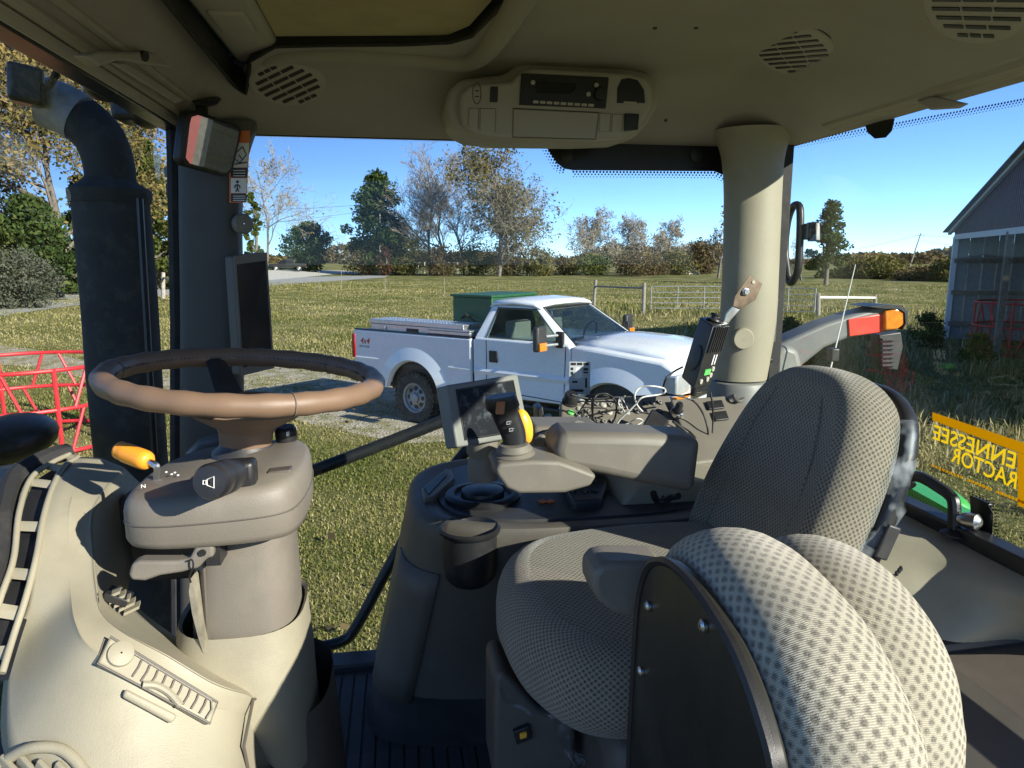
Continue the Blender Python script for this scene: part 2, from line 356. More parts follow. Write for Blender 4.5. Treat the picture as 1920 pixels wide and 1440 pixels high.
# ------------------------------------------------------------------ terrain, gravel, road
def fast_mesh(name, verts, faces, mat, uvx=None, parent=None, origin=None, smooth=False):
    me = bpy.data.meshes.new(name); n, k = faces.shape
    o = np.array(origin if origin is not None else (0, 0, 0), dtype=np.float64)
    me.vertices.add(len(verts)); me.vertices.foreach_set('co', (verts-o).astype(np.float32).ravel())
    me.loops.add(n*k); me.loops.foreach_set('vertex_index', faces.astype(np.int32).ravel())
    me.polygons.add(n); me.polygons.foreach_set('loop_start', np.arange(0, n*k, k, dtype=np.int32))
    me.update(calc_edges=True)
    if uvx is not None:
        uvl = me.uv_layers.new(name='uv'); a = np.zeros((n*k, 2), dtype=np.float32); a[:, 0] = uvx[faces.ravel()]; uvl.data.foreach_set('uv', a.ravel())
    if smooth: me.polygons.foreach_set('use_smooth', np.ones(n, dtype=bool))
    me.materials.append(mat); ob = bpy.data.objects.new(name, me); COL.objects.link(ob)
    ob.parent = parent; ob.location = V(*o)-(WPOS[parent.name] if parent else V(0, 0, 0)); WPOS[ob.name] = V(*o); return ob
def ground_mat():
    m, nt, b = newmat('field_ground'); b.inputs['Roughness'].default_value = .95; b.inputs['Specular IOR Level'].default_value = .1
    co = coords(nt)
    n1 = ramp(nt, noise(nt, co, .12, 5), .38, .62); n2 = ramp(nt, noise(nt, co, .9, 6, .65), .35, .65); n3 = noise(nt, co, 14, 6, .7)
    g = mixc(nt, (.09, .115, .028), (.17, .17, .05), n1); s = mixc(nt, (.26, .225, .10), (.40, .34, .17), n2)
    c = mixc(nt, g, s, ramp(nt, noise(nt, co, .35, 6, .6), .42, .66)); c = mixc(nt, c, (.05, .055, .018), ramp(nt, n3, .52, .8))
    nt.links.new(c, b.inputs[0]); bump(nt, b, n3, .8, .06); return m
def gravel_mat():
    m, nt, b = newmat('pale_gravel'); b.inputs['Roughness'].default_value = .95
    co = coords(nt); n1 = noise(nt, co, 3, 5); vo = nt.nodes.new('ShaderNodeTexVoronoi'); vo.inputs['Scale'].default_value = 28; nt.links.new(co, vo.inputs[0])
    c = mixc(nt, (.33, .285, .21), (.52, .46, .36), vo.outputs['Color']); c = mixc(nt, c, (.26, .23, .11), ramp(nt, n1, .44, .6)); nt.links.new(c, b.inputs[0])
    bump(nt, b, vo.outputs['Distance'], .9, .02); return m
def sp(a, n=40): return a
xs = np.concatenate([-np.geomspace(900, 40, 24), np.linspace(-36, 36, 37), np.geomspace(40, 900, 24)])
ys = np.concatenate([-np.geomspace(300, 20, 14), np.linspace(-16, 60, 39), np.geomspace(64, 2500, 50)])
gv = np.array([[x, y, gz(x, y)] for y in ys for x in xs]); nx = len(xs)
gf = np.array([[j*nx+i, j*nx+i+1, (j+1)*nx+i+1, (j+1)*nx+i] for j in range(len(ys)-1) for i in range(nx-1)])
tag(fast_mesh('ground', gv, gf, ground_mat(), smooth=True), None, None, kind='structure')
GRAVEL = [(-60, 640), (60, 655), (180, 682), (300, 690), (420, 684), (560, 688), (690, 702), (760, 720), (900, 740), (980, 790), (900, 835), (840, 832), (760, 835), (640, 812), (560, 790), (430, 755), (300, 738), (180, 716), (60, 690), (-60, 680)]
gpoly = [G(*p) for p in GRAVEL]
def sheet(name, outline, dz, mat):
    mb = MB(); mb.add([p+V(0, 0, dz) for p in outline], [tuple(range(len(outline)))])
    o = mb.build(name, mat, None, smooth=0); tag(o, None, None, kind='structure')
    if o.data.polygons[0].normal.z < 0: o.data.flip_normals()
    return o
sheet('gravel_drive', gpoly, .006, gravel_mat())
def strip(name, near, far, dz, mat):
    mb = MB(); a = cr([G(*p)+V(0, 0, dz) for p in near], 6); b = cr([G(*p)+V(0, 0, dz) for p in far], 6)
    for c in (a, b):
        for p in c: p.z = gz(p.x, p.y)+dz
    mb.grid([a, b]); return tag(mb.build(name, mat, None, smooth=0), None, None, kind='structure')
roadm = pm('worn_asphalt_road', (.34, .34, .33), .9, var=.12, vs=1.5, dust=.4, dc=(.42, .4, .36), ds=4)
strip('road', [(-120, 612), (0, 594), (150, 573), (300, 556), (450, 541), (600, 529), (720, 521)], [(-120, 572), (0, 562), (150, 551), (300, 538), (450, 527), (600, 519), (735, 515)], .02, roadm)
strip('driveway', [(500, 527), (580, 519), (640, 514), (690, 514)], [(500, 508), (560, 506), (610, 507), (650, 508)], .03, pm('chalk_drive', (.55, .52, .46), .95, var=.1, vs=1))

# ------------------------------------------------------------------ grass
def wnoise(x, y, s, k=0):
    a = np.sin(x*s*1.7+k)*np.cos(y*s*1.3-k*2)+np.sin((x+y)*s*.9+1.3*k)+.6*np.sin(x*s*3.1-y*s*2.3+k)+.4*np.cos(y*s*5.3+x*s*4.1)
    return a/3
def inpoly(x, y, poly):
    r = np.zeros(len(x), dtype=bool); n = len(poly)
    for i in range(n):
        x0, y0, x1, y1 = poly[i].x, poly[i].y, poly[i-1].x, poly[i-1].y
        c = ((y0 > y) != (y1 > y)) & (x < (x1-x0)*(y-y0)/(y1-y0+1e-12)+x0); r ^= c
    return r
def grass(name, n, r0, r1, hmul, seed, straw=0., wide=1., sel=None):
    g = np.random.default_rng(seed); r = np.exp(g.uniform(math.log(r0), math.log(r1), n)); th = g.uniform(R(-46), R(56), n)
    x, y = r*np.sin(th), r*np.cos(th)
    keep = ~((x > -1.6) & (x < 1.9) & (y < 1.95))
    ing = inpoly(x, y, gpoly); keep &= ~(ing & (wnoise(x, y, 2.2, 2)+.35*g.normal(size=n) < .22))
    if sel is not None: keep &= sel(x, y)
    x, y, r = x[keep], y[keep], r[keep]; n = len(x)
    cl = wnoise(x, y, .8, 1); cl2 = wnoise(x, y, .16, 4)
    h = hmul*.8*(.035+.045*g.random(n)+.05*np.clip(cl, 0, 1)+.10*np.clip(cl2, 0, 1)*np.clip((r-9)/10, 0, 1))*(1+np.clip(r-10, 0, 30)/60)
    w = wide*(.0022+.0022*g.random(n))*(1+r/9)
    a = g.uniform(0, 2*math.pi, n); lean = g.normal(.5, .45, n)*h; la = g.uniform(0, 2*math.pi, n)
    z = np.array([gz(p, q) for p, q in zip(x, y)]) if r1 > 50 else np.zeros(n)
    b = np.stack([x, y, z-.004], 1); sd = np.stack([np.cos(a)*w, np.sin(a)*w, 0*w], 1)
    mid = b+np.stack([np.cos(la)*lean*.35, np.sin(la)*lean*.35, h*.6], 1); tip = b+np.stack([np.cos(la)*lean, np.sin(la)*lean, h*(.95-.3*np.clip(np.abs(lean/h), 0, 1))], 1)
    v = np.stack([b-sd, b+sd, mid+sd*.7, mid-sd*.7, tip], 1).reshape(-1, 3)
    i = np.arange(n)[:, None]*5
    f = np.concatenate([i+np.array([[0, 1, 2]]), i+np.array([[0, 2, 3]]), i+np.array([[3, 2, 4]])], 0)
    t = np.clip(.36+straw+.26*wnoise(x, y, .35, 7)+.16*wnoise(x, y, 1.9, 3)+.17*g.normal(size=n), 0, 1)
    return fast_mesh(name, v, f, M['grass'], np.repeat(t, 5))
tag(grass('short_grass', 260000, 3.2, 16, .72, 3, .17), 'short green and straw coloured grass beside the cab and truck', 'grass', kind='stuff')
tag(grass('field_grass', 220000, 13, 85, .85, 4, .20, 1.15), 'dry grass of the field beyond the truck', 'grass', kind='stuff')
def bank(x, y): return (x > 5.2+.12*y) & (y < 40) & (y > 3) & (x < 30)
tag(grass('tall_weeds', 60000, 6, 40, 4.6, 5, .22, 1.6, lambda x, y: bank(x, y) & (wnoise(x, y, .55, 9) > -.15)), 'tall weedy grass behind the tractor near the barn', 'weeds', kind='stuff')
def litter(n):
    g = np.random.default_rng(12); r = np.exp(g.uniform(math.log(3.6), math.log(14), n)); th = g.uniform(R(-40), R(20), n)
    c = np.stack([r*np.sin(th), r*np.cos(th), .05+.04*g.random(n)], 1); a = g.uniform(0, 6.28, n); s = .03+.025*g.random(n)
    u = np.stack([np.cos(a)*s, np.sin(a)*s, g.normal(0, .3, n)*s], 1); w = np.stack([-np.sin(a)*s*.7, np.cos(a)*s*.7, g.normal(0, .4, n)*s], 1)
    v = np.stack([c-u, c+w, c+u, c-w], 1).reshape(-1, 3); f = np.arange(4*n).reshape(-1, 4)
    return fast_mesh('fallen_leaves', v, f, M['lf_brown'], np.repeat(g.random(n), 4))
tag(litter(160), 'dry fallen leaves scattered in the grass', 'leaves', kind='stuff')

# ------------------------------------------------------------------ trees
def foliage(cent, size, g, up=.3):
    n = len(cent); a = g.normal(size=(n, 3)); a /= np.linalg.norm(a, axis=1)[:, None]+1e-9; b = g.normal(size=(n, 3)); b -= a*(a*b).sum(1)[:, None]; b /= np.linalg.norm(b, axis=1)[:, None]+1e-9
    s = size*(.6+.8*g.random(n))[:, None]
    v = np.stack([cent-a*s, cent+b*s*.55, cent+a*s, cent-b*s*.55], 1).reshape(-1, 3)
    return v, np.arange(4*n).reshape(-1, 4)
def limbs(base, h, r0, seed, rmin=.008, spread=.55, first=.25, n1=10, lv=4, up=.35, wig=.12, kids=(7, 5, 4)):
    rr = random.Random(seed); trunk = MB(); twig = MB(); tips = []
    def br(p, d, L, r, lev):
        n = 6 if lev < 2 else 3; path = [p]; q = p; dd = d
        for i in range(n):
            dd = (dd+V(rr.gauss(0, wig), rr.gauss(0, wig), rr.gauss(0, wig)*.6+(.03 if lev else 0))).normalized(); q = q+dd*(L/n); path.append(q)
        rs = [max(rmin, r*(1-.82*i/n)) for i in range(n+1)]
        (trunk if lev < 2 else twig).tube(path, rs, 6 if lev == 0 else 4 if lev == 1 else 3, caps=False)
        if lev >= lv-1: tips.extend(path[1:]); 
        if lev >= lv: return
        k = n1 if lev == 0 else kids[min(lev-1, len(kids)-1)]
        for j in range(k):
            t = (first+(1-first)*(j+rr.random())/k) if lev == 0 else .2+.8*(j+rr.random())/k
            idx = min(n-1, int(t*n)); pp = path[idx].lerp(path[idx+1], t*n-idx); ang = rr.uniform(0, 6.283)
            par = (path[idx+1]-path[idx]).normalized(); side = par.orthogonal().normalized(); side = Matrix.Rotation(ang, 3, par)@side
            sp_ = spread*rr.uniform(.7, 1.35); nd = (par*math.cos(sp_*1.3)+side*math.sin(sp_*1.3)+V(0, 0, up*.5)).normalized()
            LL = L*(rr.uniform(.38, .62)*(1.05-.5*t if lev == 0 else 1)); br(pp, nd, LL, max(rmin, r*(1-.8*t)*.62), lev+1)
    br(V(base), V(rr.gauss(0, .03), rr.gauss(0, .03), 1).normalized(), h*.86, r0, 0)
    return trunk, twig, tips
def at_depth(px, d):
    p = CAM+ray(px, 485)*d; p.z = gz(p.x, p.y); return p
def bare_tree(name, px, d, topy, label, seed, leaf=None, nleaf=0, lsize=.12, bark='bark', twigm='twig', **kw):
    b = at_depth(px, d); h = P(px, topy, D=d).z-b.z; t = thing(name, b, label, 'tree')
    tr, tw, tips = limbs(b-V(0, 0, .1), h, kw.pop('r0', h*.017), seed, rmin=d*.00019, **kw); tr.build('trunk', M[bark], t, smooth=60)
    cro = tw.build('crown', M[twigm], t, smooth=0)
    if leaf:
        g = np.random.default_rng(seed); c = np.array([tuple(p) for p in tips]); c = c[g.integers(0, len(c), nleaf)]+g.normal(0, lsize*1.6, (nleaf, 3))
        v, f = foliage(c, lsize, g); fast_mesh('leaves', v, f, M[leaf], np.repeat(g.random(nleaf), 4), cro, origin=tuple(b))
    return t
def lump_tree(name, px, d, topy, w, label, seed, leaf, shape='cone', n=60, per=110, lsize=.2, lo=.05, lump=.17, cat='tree', basez=None, kind='lf', trunk=True):
    b = at_depth(px, d); h = P(px, topy, D=d).z-b.z; t = thing(name, b, label, cat); g = np.random.default_rng(seed)
    W = w/FPX*d/2; cs = []; rad = []; tm = MB()
    if trunk: tm.tube([b-V(0, 0, .1), b+V(g.normal(0, .03)*h, 0, h*.5), b+V(g.normal(0, .03)*h, 0, h*.93)], [h*.022+.05, h*.014+.03, .02], 7)
    for i in range(n):
        u = lo+(1-lo)*(i+g.random())/n; a = g.uniform(0, 2*math.pi)
        if shape == 'cone': R_ = W*(1-u)**.75*(.75+.45*g.random())*min(1, .55+u*3)
        elif shape == 'egg': R_ = W*math.sin(math.pi*(.06+.94*u)**.8)**.7*(.6+.5*g.random())
        elif shape == 'pine': R_ = W*(1-u)**.6*(.35+.8*g.random())*min(1, .35+u*2.2)
        else: R_ = W*math.sqrt(max(.02, 1-(2*u-1)**2))*(.55+.5*g.random())
        q = g.random()**.45; c = np.array([b.x+math.cos(a)*R_*q, b.y+math.sin(a)*R_*q, b.z+u*h*.97]); cs.append(c); rad.append(lump*W*(.7+.7*g.random()))
        if trunk and i % 2 == 0: tm.tube([b+V(0, 0, max(.05, u-.1)*h), V(*c)], [.012*h*(1-u)+.015, .01], 4, caps=False)
    if trunk: tm.build('trunk', M['bark'], t, smooth=60)
    cs = np.array(cs); rad = np.array(rad); k = g.integers(0, n, n*per)
    off = g.normal(size=(n*per, 3)); off /= np.linalg.norm(off, axis=1)[:, None]; off *= (g.random(n*per)**.5)[:, None]*rad[k][:, None]*np.array([[1.25, 1.25, .85]])
    c = cs[k]+off; c[:, 2] = np.maximum(c[:, 2], b.z+.03); v, f = foliage(c, lsize, g)
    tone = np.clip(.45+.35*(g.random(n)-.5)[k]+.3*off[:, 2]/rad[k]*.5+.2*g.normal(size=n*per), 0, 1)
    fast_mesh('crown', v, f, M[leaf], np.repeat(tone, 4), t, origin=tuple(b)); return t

# left: autumn tree and cedars beyond the road
bare_tree('autumn_tree', 105, 47, 20, 'tall tree with yellow orange autumn leaves behind the exhaust pipe', 11, 'lf_autumn', 24000, .15, n1=15, spread=.7, first=.16, kids=(8, 5, 4), r0=.26)
bare_tree('autumn_tree', -70, 44, 40, 'yellow leaved tree cut by the left edge of the picture', 12, 'lf_autumn', 20000, .15, n1=14, spread=.7, first=.2, r0=.25)
bare_tree('autumn_tree', 232, 62, 175, 'thinner tree with pale leaves right of the tall autumn tree', 13, 'lf_olive', 9000, .15, n1=12, spread=.6, first=.2, r0=.2)
lump_tree('cedar_tree', 288, 58, 268, 150, 'green cedar standing between exhaust pipe and dark pillar', 21, 'lf_green', 'cone', 110, 120, .17, .03)
lump_tree('cedar_tree', 60, 43, 372, 190, 'low spreading green cedar under the tall autumn tree', 22, 'lf_cedar', 'egg', 90, 120, .15, .12, .22)
lump_tree('cedar_tree', -40, 40, 345, 150, 'dark green cedar at the left picture edge', 23, 'lf_green', 'cone', 90, 110, .15)
lump_tree('cedar_tree', 165, 52, 330, 120, 'green cedar mostly hidden behind the exhaust pipe', 24, 'lf_green', 'cone', 80, 110, .16)
for i, (px, d, ty, w) in enumerate([(35, 37, 474, 130), (-30, 36, 470, 110)]):
    lump_tree('shrub', px, d, ty, w, ['grey green bushy shrub beside the road at far left', 'grey green shrub cut by the left picture edge'][i], 30+i, 'lf_grey', 'ball', 50, 130, .07, .0, .3, 'shrub', trunk=True)
lump_tree('shrub', 312, 60, 462, 90, 'brown leafless brush behind the left wooden fence', 33, 'lf_brown', 'ball', 40, 90, .1, .0, .3, 'shrub')
sm = MB(); sb = G(104, 540); sm.tube([sb, sb+V(.05, 0, .6), sb+V(-.03, 0, 1.25)], [.17, .14, .05], 9); sm.tube([sb+V(.1, 0, .2), sb+V(.3, 0, .75)], [.06, .02], 6)
tag(sm.build('tree_stump', M['bark2'], None), 'pale broken tree stump beside the road', 'stump')
# centre
bare_tree('bare_tree', 497, 105, 285, 'bare tree with a few yellow leaves right of the dark pillar', 41, 'lf_autumn', 260, .2, n1=11, spread=.65, first=.25, r0=.22, twigm='twig2')
bare_tree('bare_tree', 592, 128, 355, 'small thin bare tree above the round dark cedar', 42, n1=16, spread=.95, first=.2, up=-.1, kids=(4, 3, 3), r0=.14, twigm='twig2', lv=3)
lump_tree('cedar_tree', 579, 118, 419, 84, 'small round dark green cedar beside the dark pickup', 43, 'lf_cedar', 'ball', 60, 110, .26, .08, .3)
lump_tree('cedar_tree', 478, 100, 360, 46, 'pale green tree peeking past the dark pillar', 44, 'lf_green', 'egg', 40, 90, .22)
lump_tree('cedar_tree', 712, 112, 327, 112, 'tall dark green cedar left of the bare trees', 45, 'lf_cedar', 'egg', 95, 120, .27, .1, .26)
lump_tree('cedar_tree', 748, 116, 420, 86, 'lower green cedar between the tall cedar and bare trees', 46, 'lf_green', 'ball', 50, 110, .25)
for i, (px, d, ty, s) in enumerate([(765, 118, 390, 51), (806, 114, 304, 52), (842, 112, 330, 53), (870, 115, 345, 54)]):
    bare_tree('bare_tree', px, d, ty, ['short bare tree just right of the tall cedar', 'tallest bare grey trunk in the middle thicket', 'crooked bare tree left of the big leafy tree', 'bare tree touching the left side of the big leafy tree'][i], s, n1=[12, 12, 14, 13][i], spread=.55, first=.22, r0=[.2, .3, .3, .22][i], kids=(8, 5, 4), twigm='twig' if i % 2 else 'twig2')
bare_tree('leafy_tree', 935, 104, 262, 'biggest tree, thin yellow green leaves, under the overhead console', 55, 'lf_olive', 6500, .2, n1=20, spread=.8, first=.08, r0=.36, up=.45, kids=(9, 5, 4))
bare_tree('leafy_tree', 990, 108, 345, 'shorter olive leaved tree on the right flank of the biggest tree', 56, 'lf_olive', 3800, .2, n1=14, spread=.7, first=.1, r0=.25)
for i, (px, d, ty, s) in enumerate([(1095, 118, 398, 61), (1165, 114, 400, 62), (1245, 116, 410, 63)]):
    bare_tree('bare_tree', px, d, ty, ['leftmost of three bare trees along the right field edge', 'middle of three bare trees along the right field edge', 'rightmost of three bare trees along the right field edge'][i], s, 'lf_brown', 700, .16, n1=16, spread=.95, first=.12, r0=.26, twigm='twig2', kids=(9, 6, 4), up=.55)
lump_tree('brown_tree', 1312, 116, 455, 80, 'brownish round tree behind the white house', 64, 'lf_brown', 'ball', 60, 90, .2, .0, .3)
bare_tree('bare_tree', 1348, 95, 400, 'slim tree beside the right cab pillar', 65, 'lf_brown', 500, .16, n1=10, spread=.5, first=.2, r0=.18)
BRL = ['brush at the left foot of the tall cedar', 'brush between the red bush and the far wooden fence', 'brush behind the far wooden fence', 'brush left of the biggest tree trunk', 'brush right of the biggest tree trunk', 'brush at the right end of the big thicket', 'lowest brush in the gap between the tree groups', 'brush below the leftmost of the three bare trees', 'brush below the middle one of the three bare trees', 'brush below the rightmost of the three bare trees', 'low brush in front of the white house']
und = [(690, 470, 90), (775, 448, 90), (830, 462, 80), (885, 455, 90), (945, 462, 90), (1010, 468, 70), (1060, 484, 60), (1115, 482, 80), (1190, 478, 90), (1265, 476, 90), (1230, 488, 60)]
for i, (px, ty, w) in enumerate(und):
    lump_tree('brush', px, 111-(i % 3)*2, ty, w, BRL[i], 70+i, ['lf_brown', 'lf_olive', 'lf_brown', 'lf_green'][i % 4], 'ball', 34, 80, .17, .0, .34, 'brush', trunk=False)['group'] = 'brush along the far field edge'
lump_tree('red_bush', 722, 108, 462, 34, 'small reddish bush at the foot of the tall cedar', 90, 'lf_red', 'ball', 24, 60, .16, .0, .3, 'bush')
# right, behind the rear window
lump_tree('pine_tree', 1552, 70, 378, 112, 'tall open pine seen through the rear window', 91, 'lf_cedar', 'pine', 42, 130, .16, .22, .2)
for i, (px, d, ty, w, lf) in enumerate([(1655, 92, 490, 120, 'lf_olive'), (1580, 95, 512, 90, 'lf_cedar'), (1735, 85, 508, 90, 'lf_brown'), (1790, 80, 490, 80, 'lf_olive')]):
    lump_tree('round_tree', px, d, ty, w, ['broad olive tree behind the long white shed', 'dark low tree left of the broad olive tree', 'brown tree right of the leaning utility pole', 'olive tree beside the barn corner'][i], 92+i, lf, 'ball', 60, 100, .2, .0, .28)
bare_tree('bare_tree', 1505, 85, 455, 'bare tree low behind the rear window frame', 97, n1=10, spread=.7, first=.2, r0=.15, lv=3)
for i, (px, py, w, ty) in enumerate([(1490, 655, 70, 600), (1640, 640, 60, 590), (1755, 655, 70, 590), (1850, 690, 70, 630), (1550, 700, 90, 640)]):
    q = G(px, py); d = (q-CAM).dot(_fw)
    lump_tree('weed_clump', px, d, ty, w, ['weed clump under the grey fender arm', 'weed clump below the red reflector', 'weed clump between the lamp arm and barn', 'weed clump beside the reflection stand-in ring before the barn', 'weed clump just above the seat back'][i], 100+i, 'lf_green', 'egg', 26, 60, .05, .0, .3, 'weed', trunk=False)['group'] = 'weed clumps behind the tractor'
def far_wood():
    g = np.random.default_rng(5); n = 26000; px = g.uniform(-900, 2900, n); d = g.uniform(230, 300, n); hh = 5+2.5*np.sin(px/90)+1.5*np.sin(px/37+2)
    c = np.array([tuple(CAM+ray(a, 485)*b) for a, b in zip(px, d)]); c[:, 2] = g.random(n)**.8*np.maximum(hh, 2)
    v, f = foliage(c, 1.1, g); return fast_mesh('far_wood', v, f, M['lf_brown'], np.repeat(np.clip(g.normal(.5, .25, n), 0, 1), 4))
tag(far_wood(), 'hazy line of far woods along the horizon', 'woods', kind='stuff')

# ------------------------------------------------------------------ barn, sheds, poles, fences
def barn():
    c0 = V(17.6, 20.6, 0); e = V(-.456, -.89, 0); n = V(.89, -.456, 0); Wd, Ln, ev, pk = 15.0, 13.0, 3.45, 5.55
    t = thing('barn', c0+e*Wd/2+n*Ln/2, 'open barn with maroon gable siding and grey metal walls', 'barn')
    U = V(0, 0, 1)
    k = 0; st = .42
    def top(s): return ev+(pk-ev)*(1-abs(s-Wd/2)/(Wd/2))
    gm = MB(); s = 0.
    while s < Wd-.01:                                   # ribbed sheets of the gable
        a, b = s, min(Wd, s+st-.015); gm.prism([c0+e*a+U*(ev-.12), c0+e*b+U*(ev-.12), c0+e*b+U*(top(b)), c0+e*a+U*(top(a))], -n*.03)
        for q in (.0, .14, .28):
            if a+q+.05 < Wd: gm.prism([c0+e*(a+q)+U*(ev-.12)-n*.03, c0+e*(a+q+.045)+U*(ev-.12)-n*.03, c0+e*(a+q+.045)+U*top(a+q+.045)-n*.03, c0+e*(a+q)+U*top(a+q)-n*.03], -n*.022)
        s += st
    gm.build('gable_siding', M['barnup'], t, smooth=0)
    tr = MB(); tr.obox(c0+e*Wd/2+U*(ev-.2)-n*.02, e*Wd/2, n*.04, U*.08)
    for d in (0, 1):
        a, b = (c0, c0+e*Wd/2) if d == 0 else (c0+e*Wd, c0+e*Wd/2); a = a+U*ev; b = b+U*pk; f = (b-a).normalized(); a = a-f*.35
        m_ = (a+b)/2; tr.obox(m_+U*.06-n*.12, (b-a)/2, n*.05, U*.09)
    tr.build('trim', M['wallw'], t, smooth=0)
    for d in (0, 1):
        a, b = (c0, c0+e*Wd/2) if d == 0 else (c0+e*Wd, c0+e*Wd/2); a = a+U*ev; b = b+U*pk; f = (b-a).normalized(); a = a-f*.4
        up = f.cross(n); up = up if up.z > 0 else -up
        rb = MB(); rb.obox((a+b)/2+n*Ln/2+up*.08, (b-a)/2, n*(Ln/2+.3), up*.02); rb.build('roof', M['barnlow'], t, smooth=0)
    for s in (0, Wd):
        w = MB(); i = 0.
        while i < Ln-.01:
            w.obox(c0+e*s+n*(i+.2)+U*(ev/2), n*.195, e*.012, U*(ev/2)); w.obox(c0+e*s+n*(i+.05)+U*(ev/2), n*.03, e*.03, U*(ev/2)); i += .4
        w.build('side_wall', M['barnlow'] if s == 0 else M['barnred'], t, smooth=0)
        for z in (.5, 1.5, 2.5): MB().obox(c0+e*(s+(.06 if s == 0 else -.06))+n*Ln/2+U*z, n*Ln/2, e*.03, U*.07).build('girt', M['barnwood'], t, smooth=0)
    w = MB(); i = 0.
    while i < Wd-.01: w.obox(c0+e*(i+.2)+n*Ln+U*(ev/2), e*.195, n*.015, U*(ev/2)); i += .4
    w.prism([c0+n*Ln+U*ev, c0+n*Ln+e*Wd+U*ev, c0+n*Ln+e*Wd/2+U*pk], n*.02); w.build('back_wall', M['barnred'], t, smooth=0)
    for s in (0, Wd/3, 2*Wd/3, Wd): MB().obox(c0+e*s+U*(ev/2-.1)-n*.0, e*.07, n*.07, U*(ev/2-.1)).build('post', M['wallw'] if s == 0 else M['barnwood'], t, smooth=0)
barn()
def long_shed():
    a = at_depth(1535, 96); b = at_depth(1706, 84); t = thing('long_shed', (a+b)/2, 'long low white metal shed in front of the trees', 'shed')
    d = (b-a); f = d.normalized(); s = V(-f.y, f.x, 0); c = (a+b)/2; U = V(0, 0, 1); za = -a.z
    z0 = P(1600, 540, D=90).z
    MB().obox(c+s*3+V(0, 0, (z0-.5)/2-c.z), d/2, s*3, U*((z0-.1)/2)).build('wall', M['shingle'], t, smooth=0)
    r = MB(); r.obox(c+s*1.4+V(0, 0, z0+.15-c.z), d/2*1.02, (s*1.7+U*.5), V(0, 0, .05)); r.obox(c+s*4.6+V(0, 0, z0+.15-c.z), d/2*1.02, (s*1.7-U*.5), V(0, 0, .05)); r.build('roof', M['whiteroof'], t, smooth=0)
long_shed()
def house():
    a = at_depth(1293, 112); t = thing('house', a, 'white gabled house at the far field edge', 'house'); U = V(0, 0, 1)
    f = V(.97, -.2, 0).normalized(); s = V(.2, .97, 0).normalized(); zt = P(1290, 497, D=112).z; ze = zt-1.9
    MB().obox(a+s*4+U*(ze/2-a.z/2), f*2.1, s*4, U*(ze/2)).build('wall', M['wallw'], t, smooth=0)
    MB().prism([a-f*2.1+V(0, 0, ze-a.z), a+f*2.1+V(0, 0, ze-a.z), a+V(0, 0, zt-a.z)], s*8).build('gable', M['wallw'], t, smooth=0)
    for k in (-1, 1):
        sl_ = (f*2.4*k-U*2.17); MB().obox(a+s*3.9+V(0, 0, zt-a.z+.1)+sl_*.5, sl_*.5, s*4.3, V(0, 0, .06)).build('roof', M['shingle'], t, smooth=0)
    MB().obox(a+f*5+s*4+U*(ze/2-a.z/2-.2), f*3, s*3, U*(ze/2-.2)).build('side_wing', M['shingle'], t, smooth=0)
    w = MB().obox(a-s*.03+U*1.2, f*.5, s*.02, U*.5).build('window', M['screen2'], t, smooth=0)
house()
def pole(px, d, topy, lean, label):
    b = at_depth(px, d); top = P(px+lean, topy, D=d); t = thing('utility_pole', b, label, 'pole'); MB().tube([b-V(0, 0, .2), top], [.16, .11], 8).build('shaft', M['post'], t)
    q = b.lerp(top, .93); MB().obox(q, V(1.0, -.1, 0), V(.01, .06, 0), V(0, 0, .06)).build('crossarm', M['post'], t, smooth=0); return top
p1 = pole(1706, 150, 437, 21, 'leaning wooden utility pole seen through the rear window')
p2 = pole(712, 109, 376, 0, 'utility pole standing in the tall cedar')
MB().lathe([(.18, 0), (.2, .05), (.2, .5), (.16, .58)], p2+V(.3, -.2, -1.8), n=10).build('transformer', M['galv'], bpy.data.objects['utility_pole.001'])
def wire(a, b, sag, label, r=.02):
    pts = [a.lerp(b, i/14)-V(0, 0, sag*4*(i/14)*(1-i/14)) for i in range(15)]
    tag(MB().tube(pts, r, 4).build('power_line', M['wire'], None), label, 'wire', 'power lines')
wire(p2+V(0, 0, -.4), P(330, 392, D=110), .5, 'power line running left from the pole by the cedar', .022)
wire(p2+V(0, 0, -1.2), P(330, 425, D=110), .6, 'lower power line running left from the cedar pole', .018)
wire(p1+V(0, 0, -.3), P(2050, 440, D=80), .6, 'upper power line crossing the sky right of the leaning pole', .02)
wire(p1+V(0, 0, -.3), P(1380, 492, D=170), 1.2, 'power line running left from the leaning pole', .026)
wire(p1+V(0, 0, -1.6), P(1980, 470, D=90), .4, 'lower power line running right from the leaning pole', .018)

def fpost(px, by, ty, r, label, group, mat='post', lean=0):
    b = G(px, by); d = (b-CAM).dot(_fw); top = P(px+lean, ty, D=d)
    m = MB().tube([b-V(0, 0, .2), b.lerp(top, .5), top], [r, r*.96, r*.92], 9)
    tag(m.build('fence_post', M[mat], None), label, 'post', group); return b, top
fa = fpost(1113, 579, 525, .085, 'leftmost round wooden post of the corral fence', 'wooden corral posts', lean=4)
fb = fpost(1206, 590, 531, .095, 'wooden post carrying the hinges of the pipe gate', 'wooden corral posts', lean=2)
fc = fpost(1534, 592, 550, .11, 'grey wooden post seen just right of the cab pillar', 'wooden corral posts')
fd = fpost(1641, 580, 553, .09, 'wooden post at the end of the pale rail', 'wooden corral posts')
def rail(a, b, ta, tb, label, r=.035, mat='galv'):
    p, q = a[0].lerp(a[1], ta), b[0].lerp(b[1], tb); tag(MB().tube([p, q], r, 7).build('fence_rail', M[mat], None), label, 'rail')
rail(fa, fb, .78, .84, 'top rail joining the two wooden corral posts', .05, 'post')
rail(fc, fd, .82, .8, 'pale rail between two posts behind the rear window', .06, 'wallw')
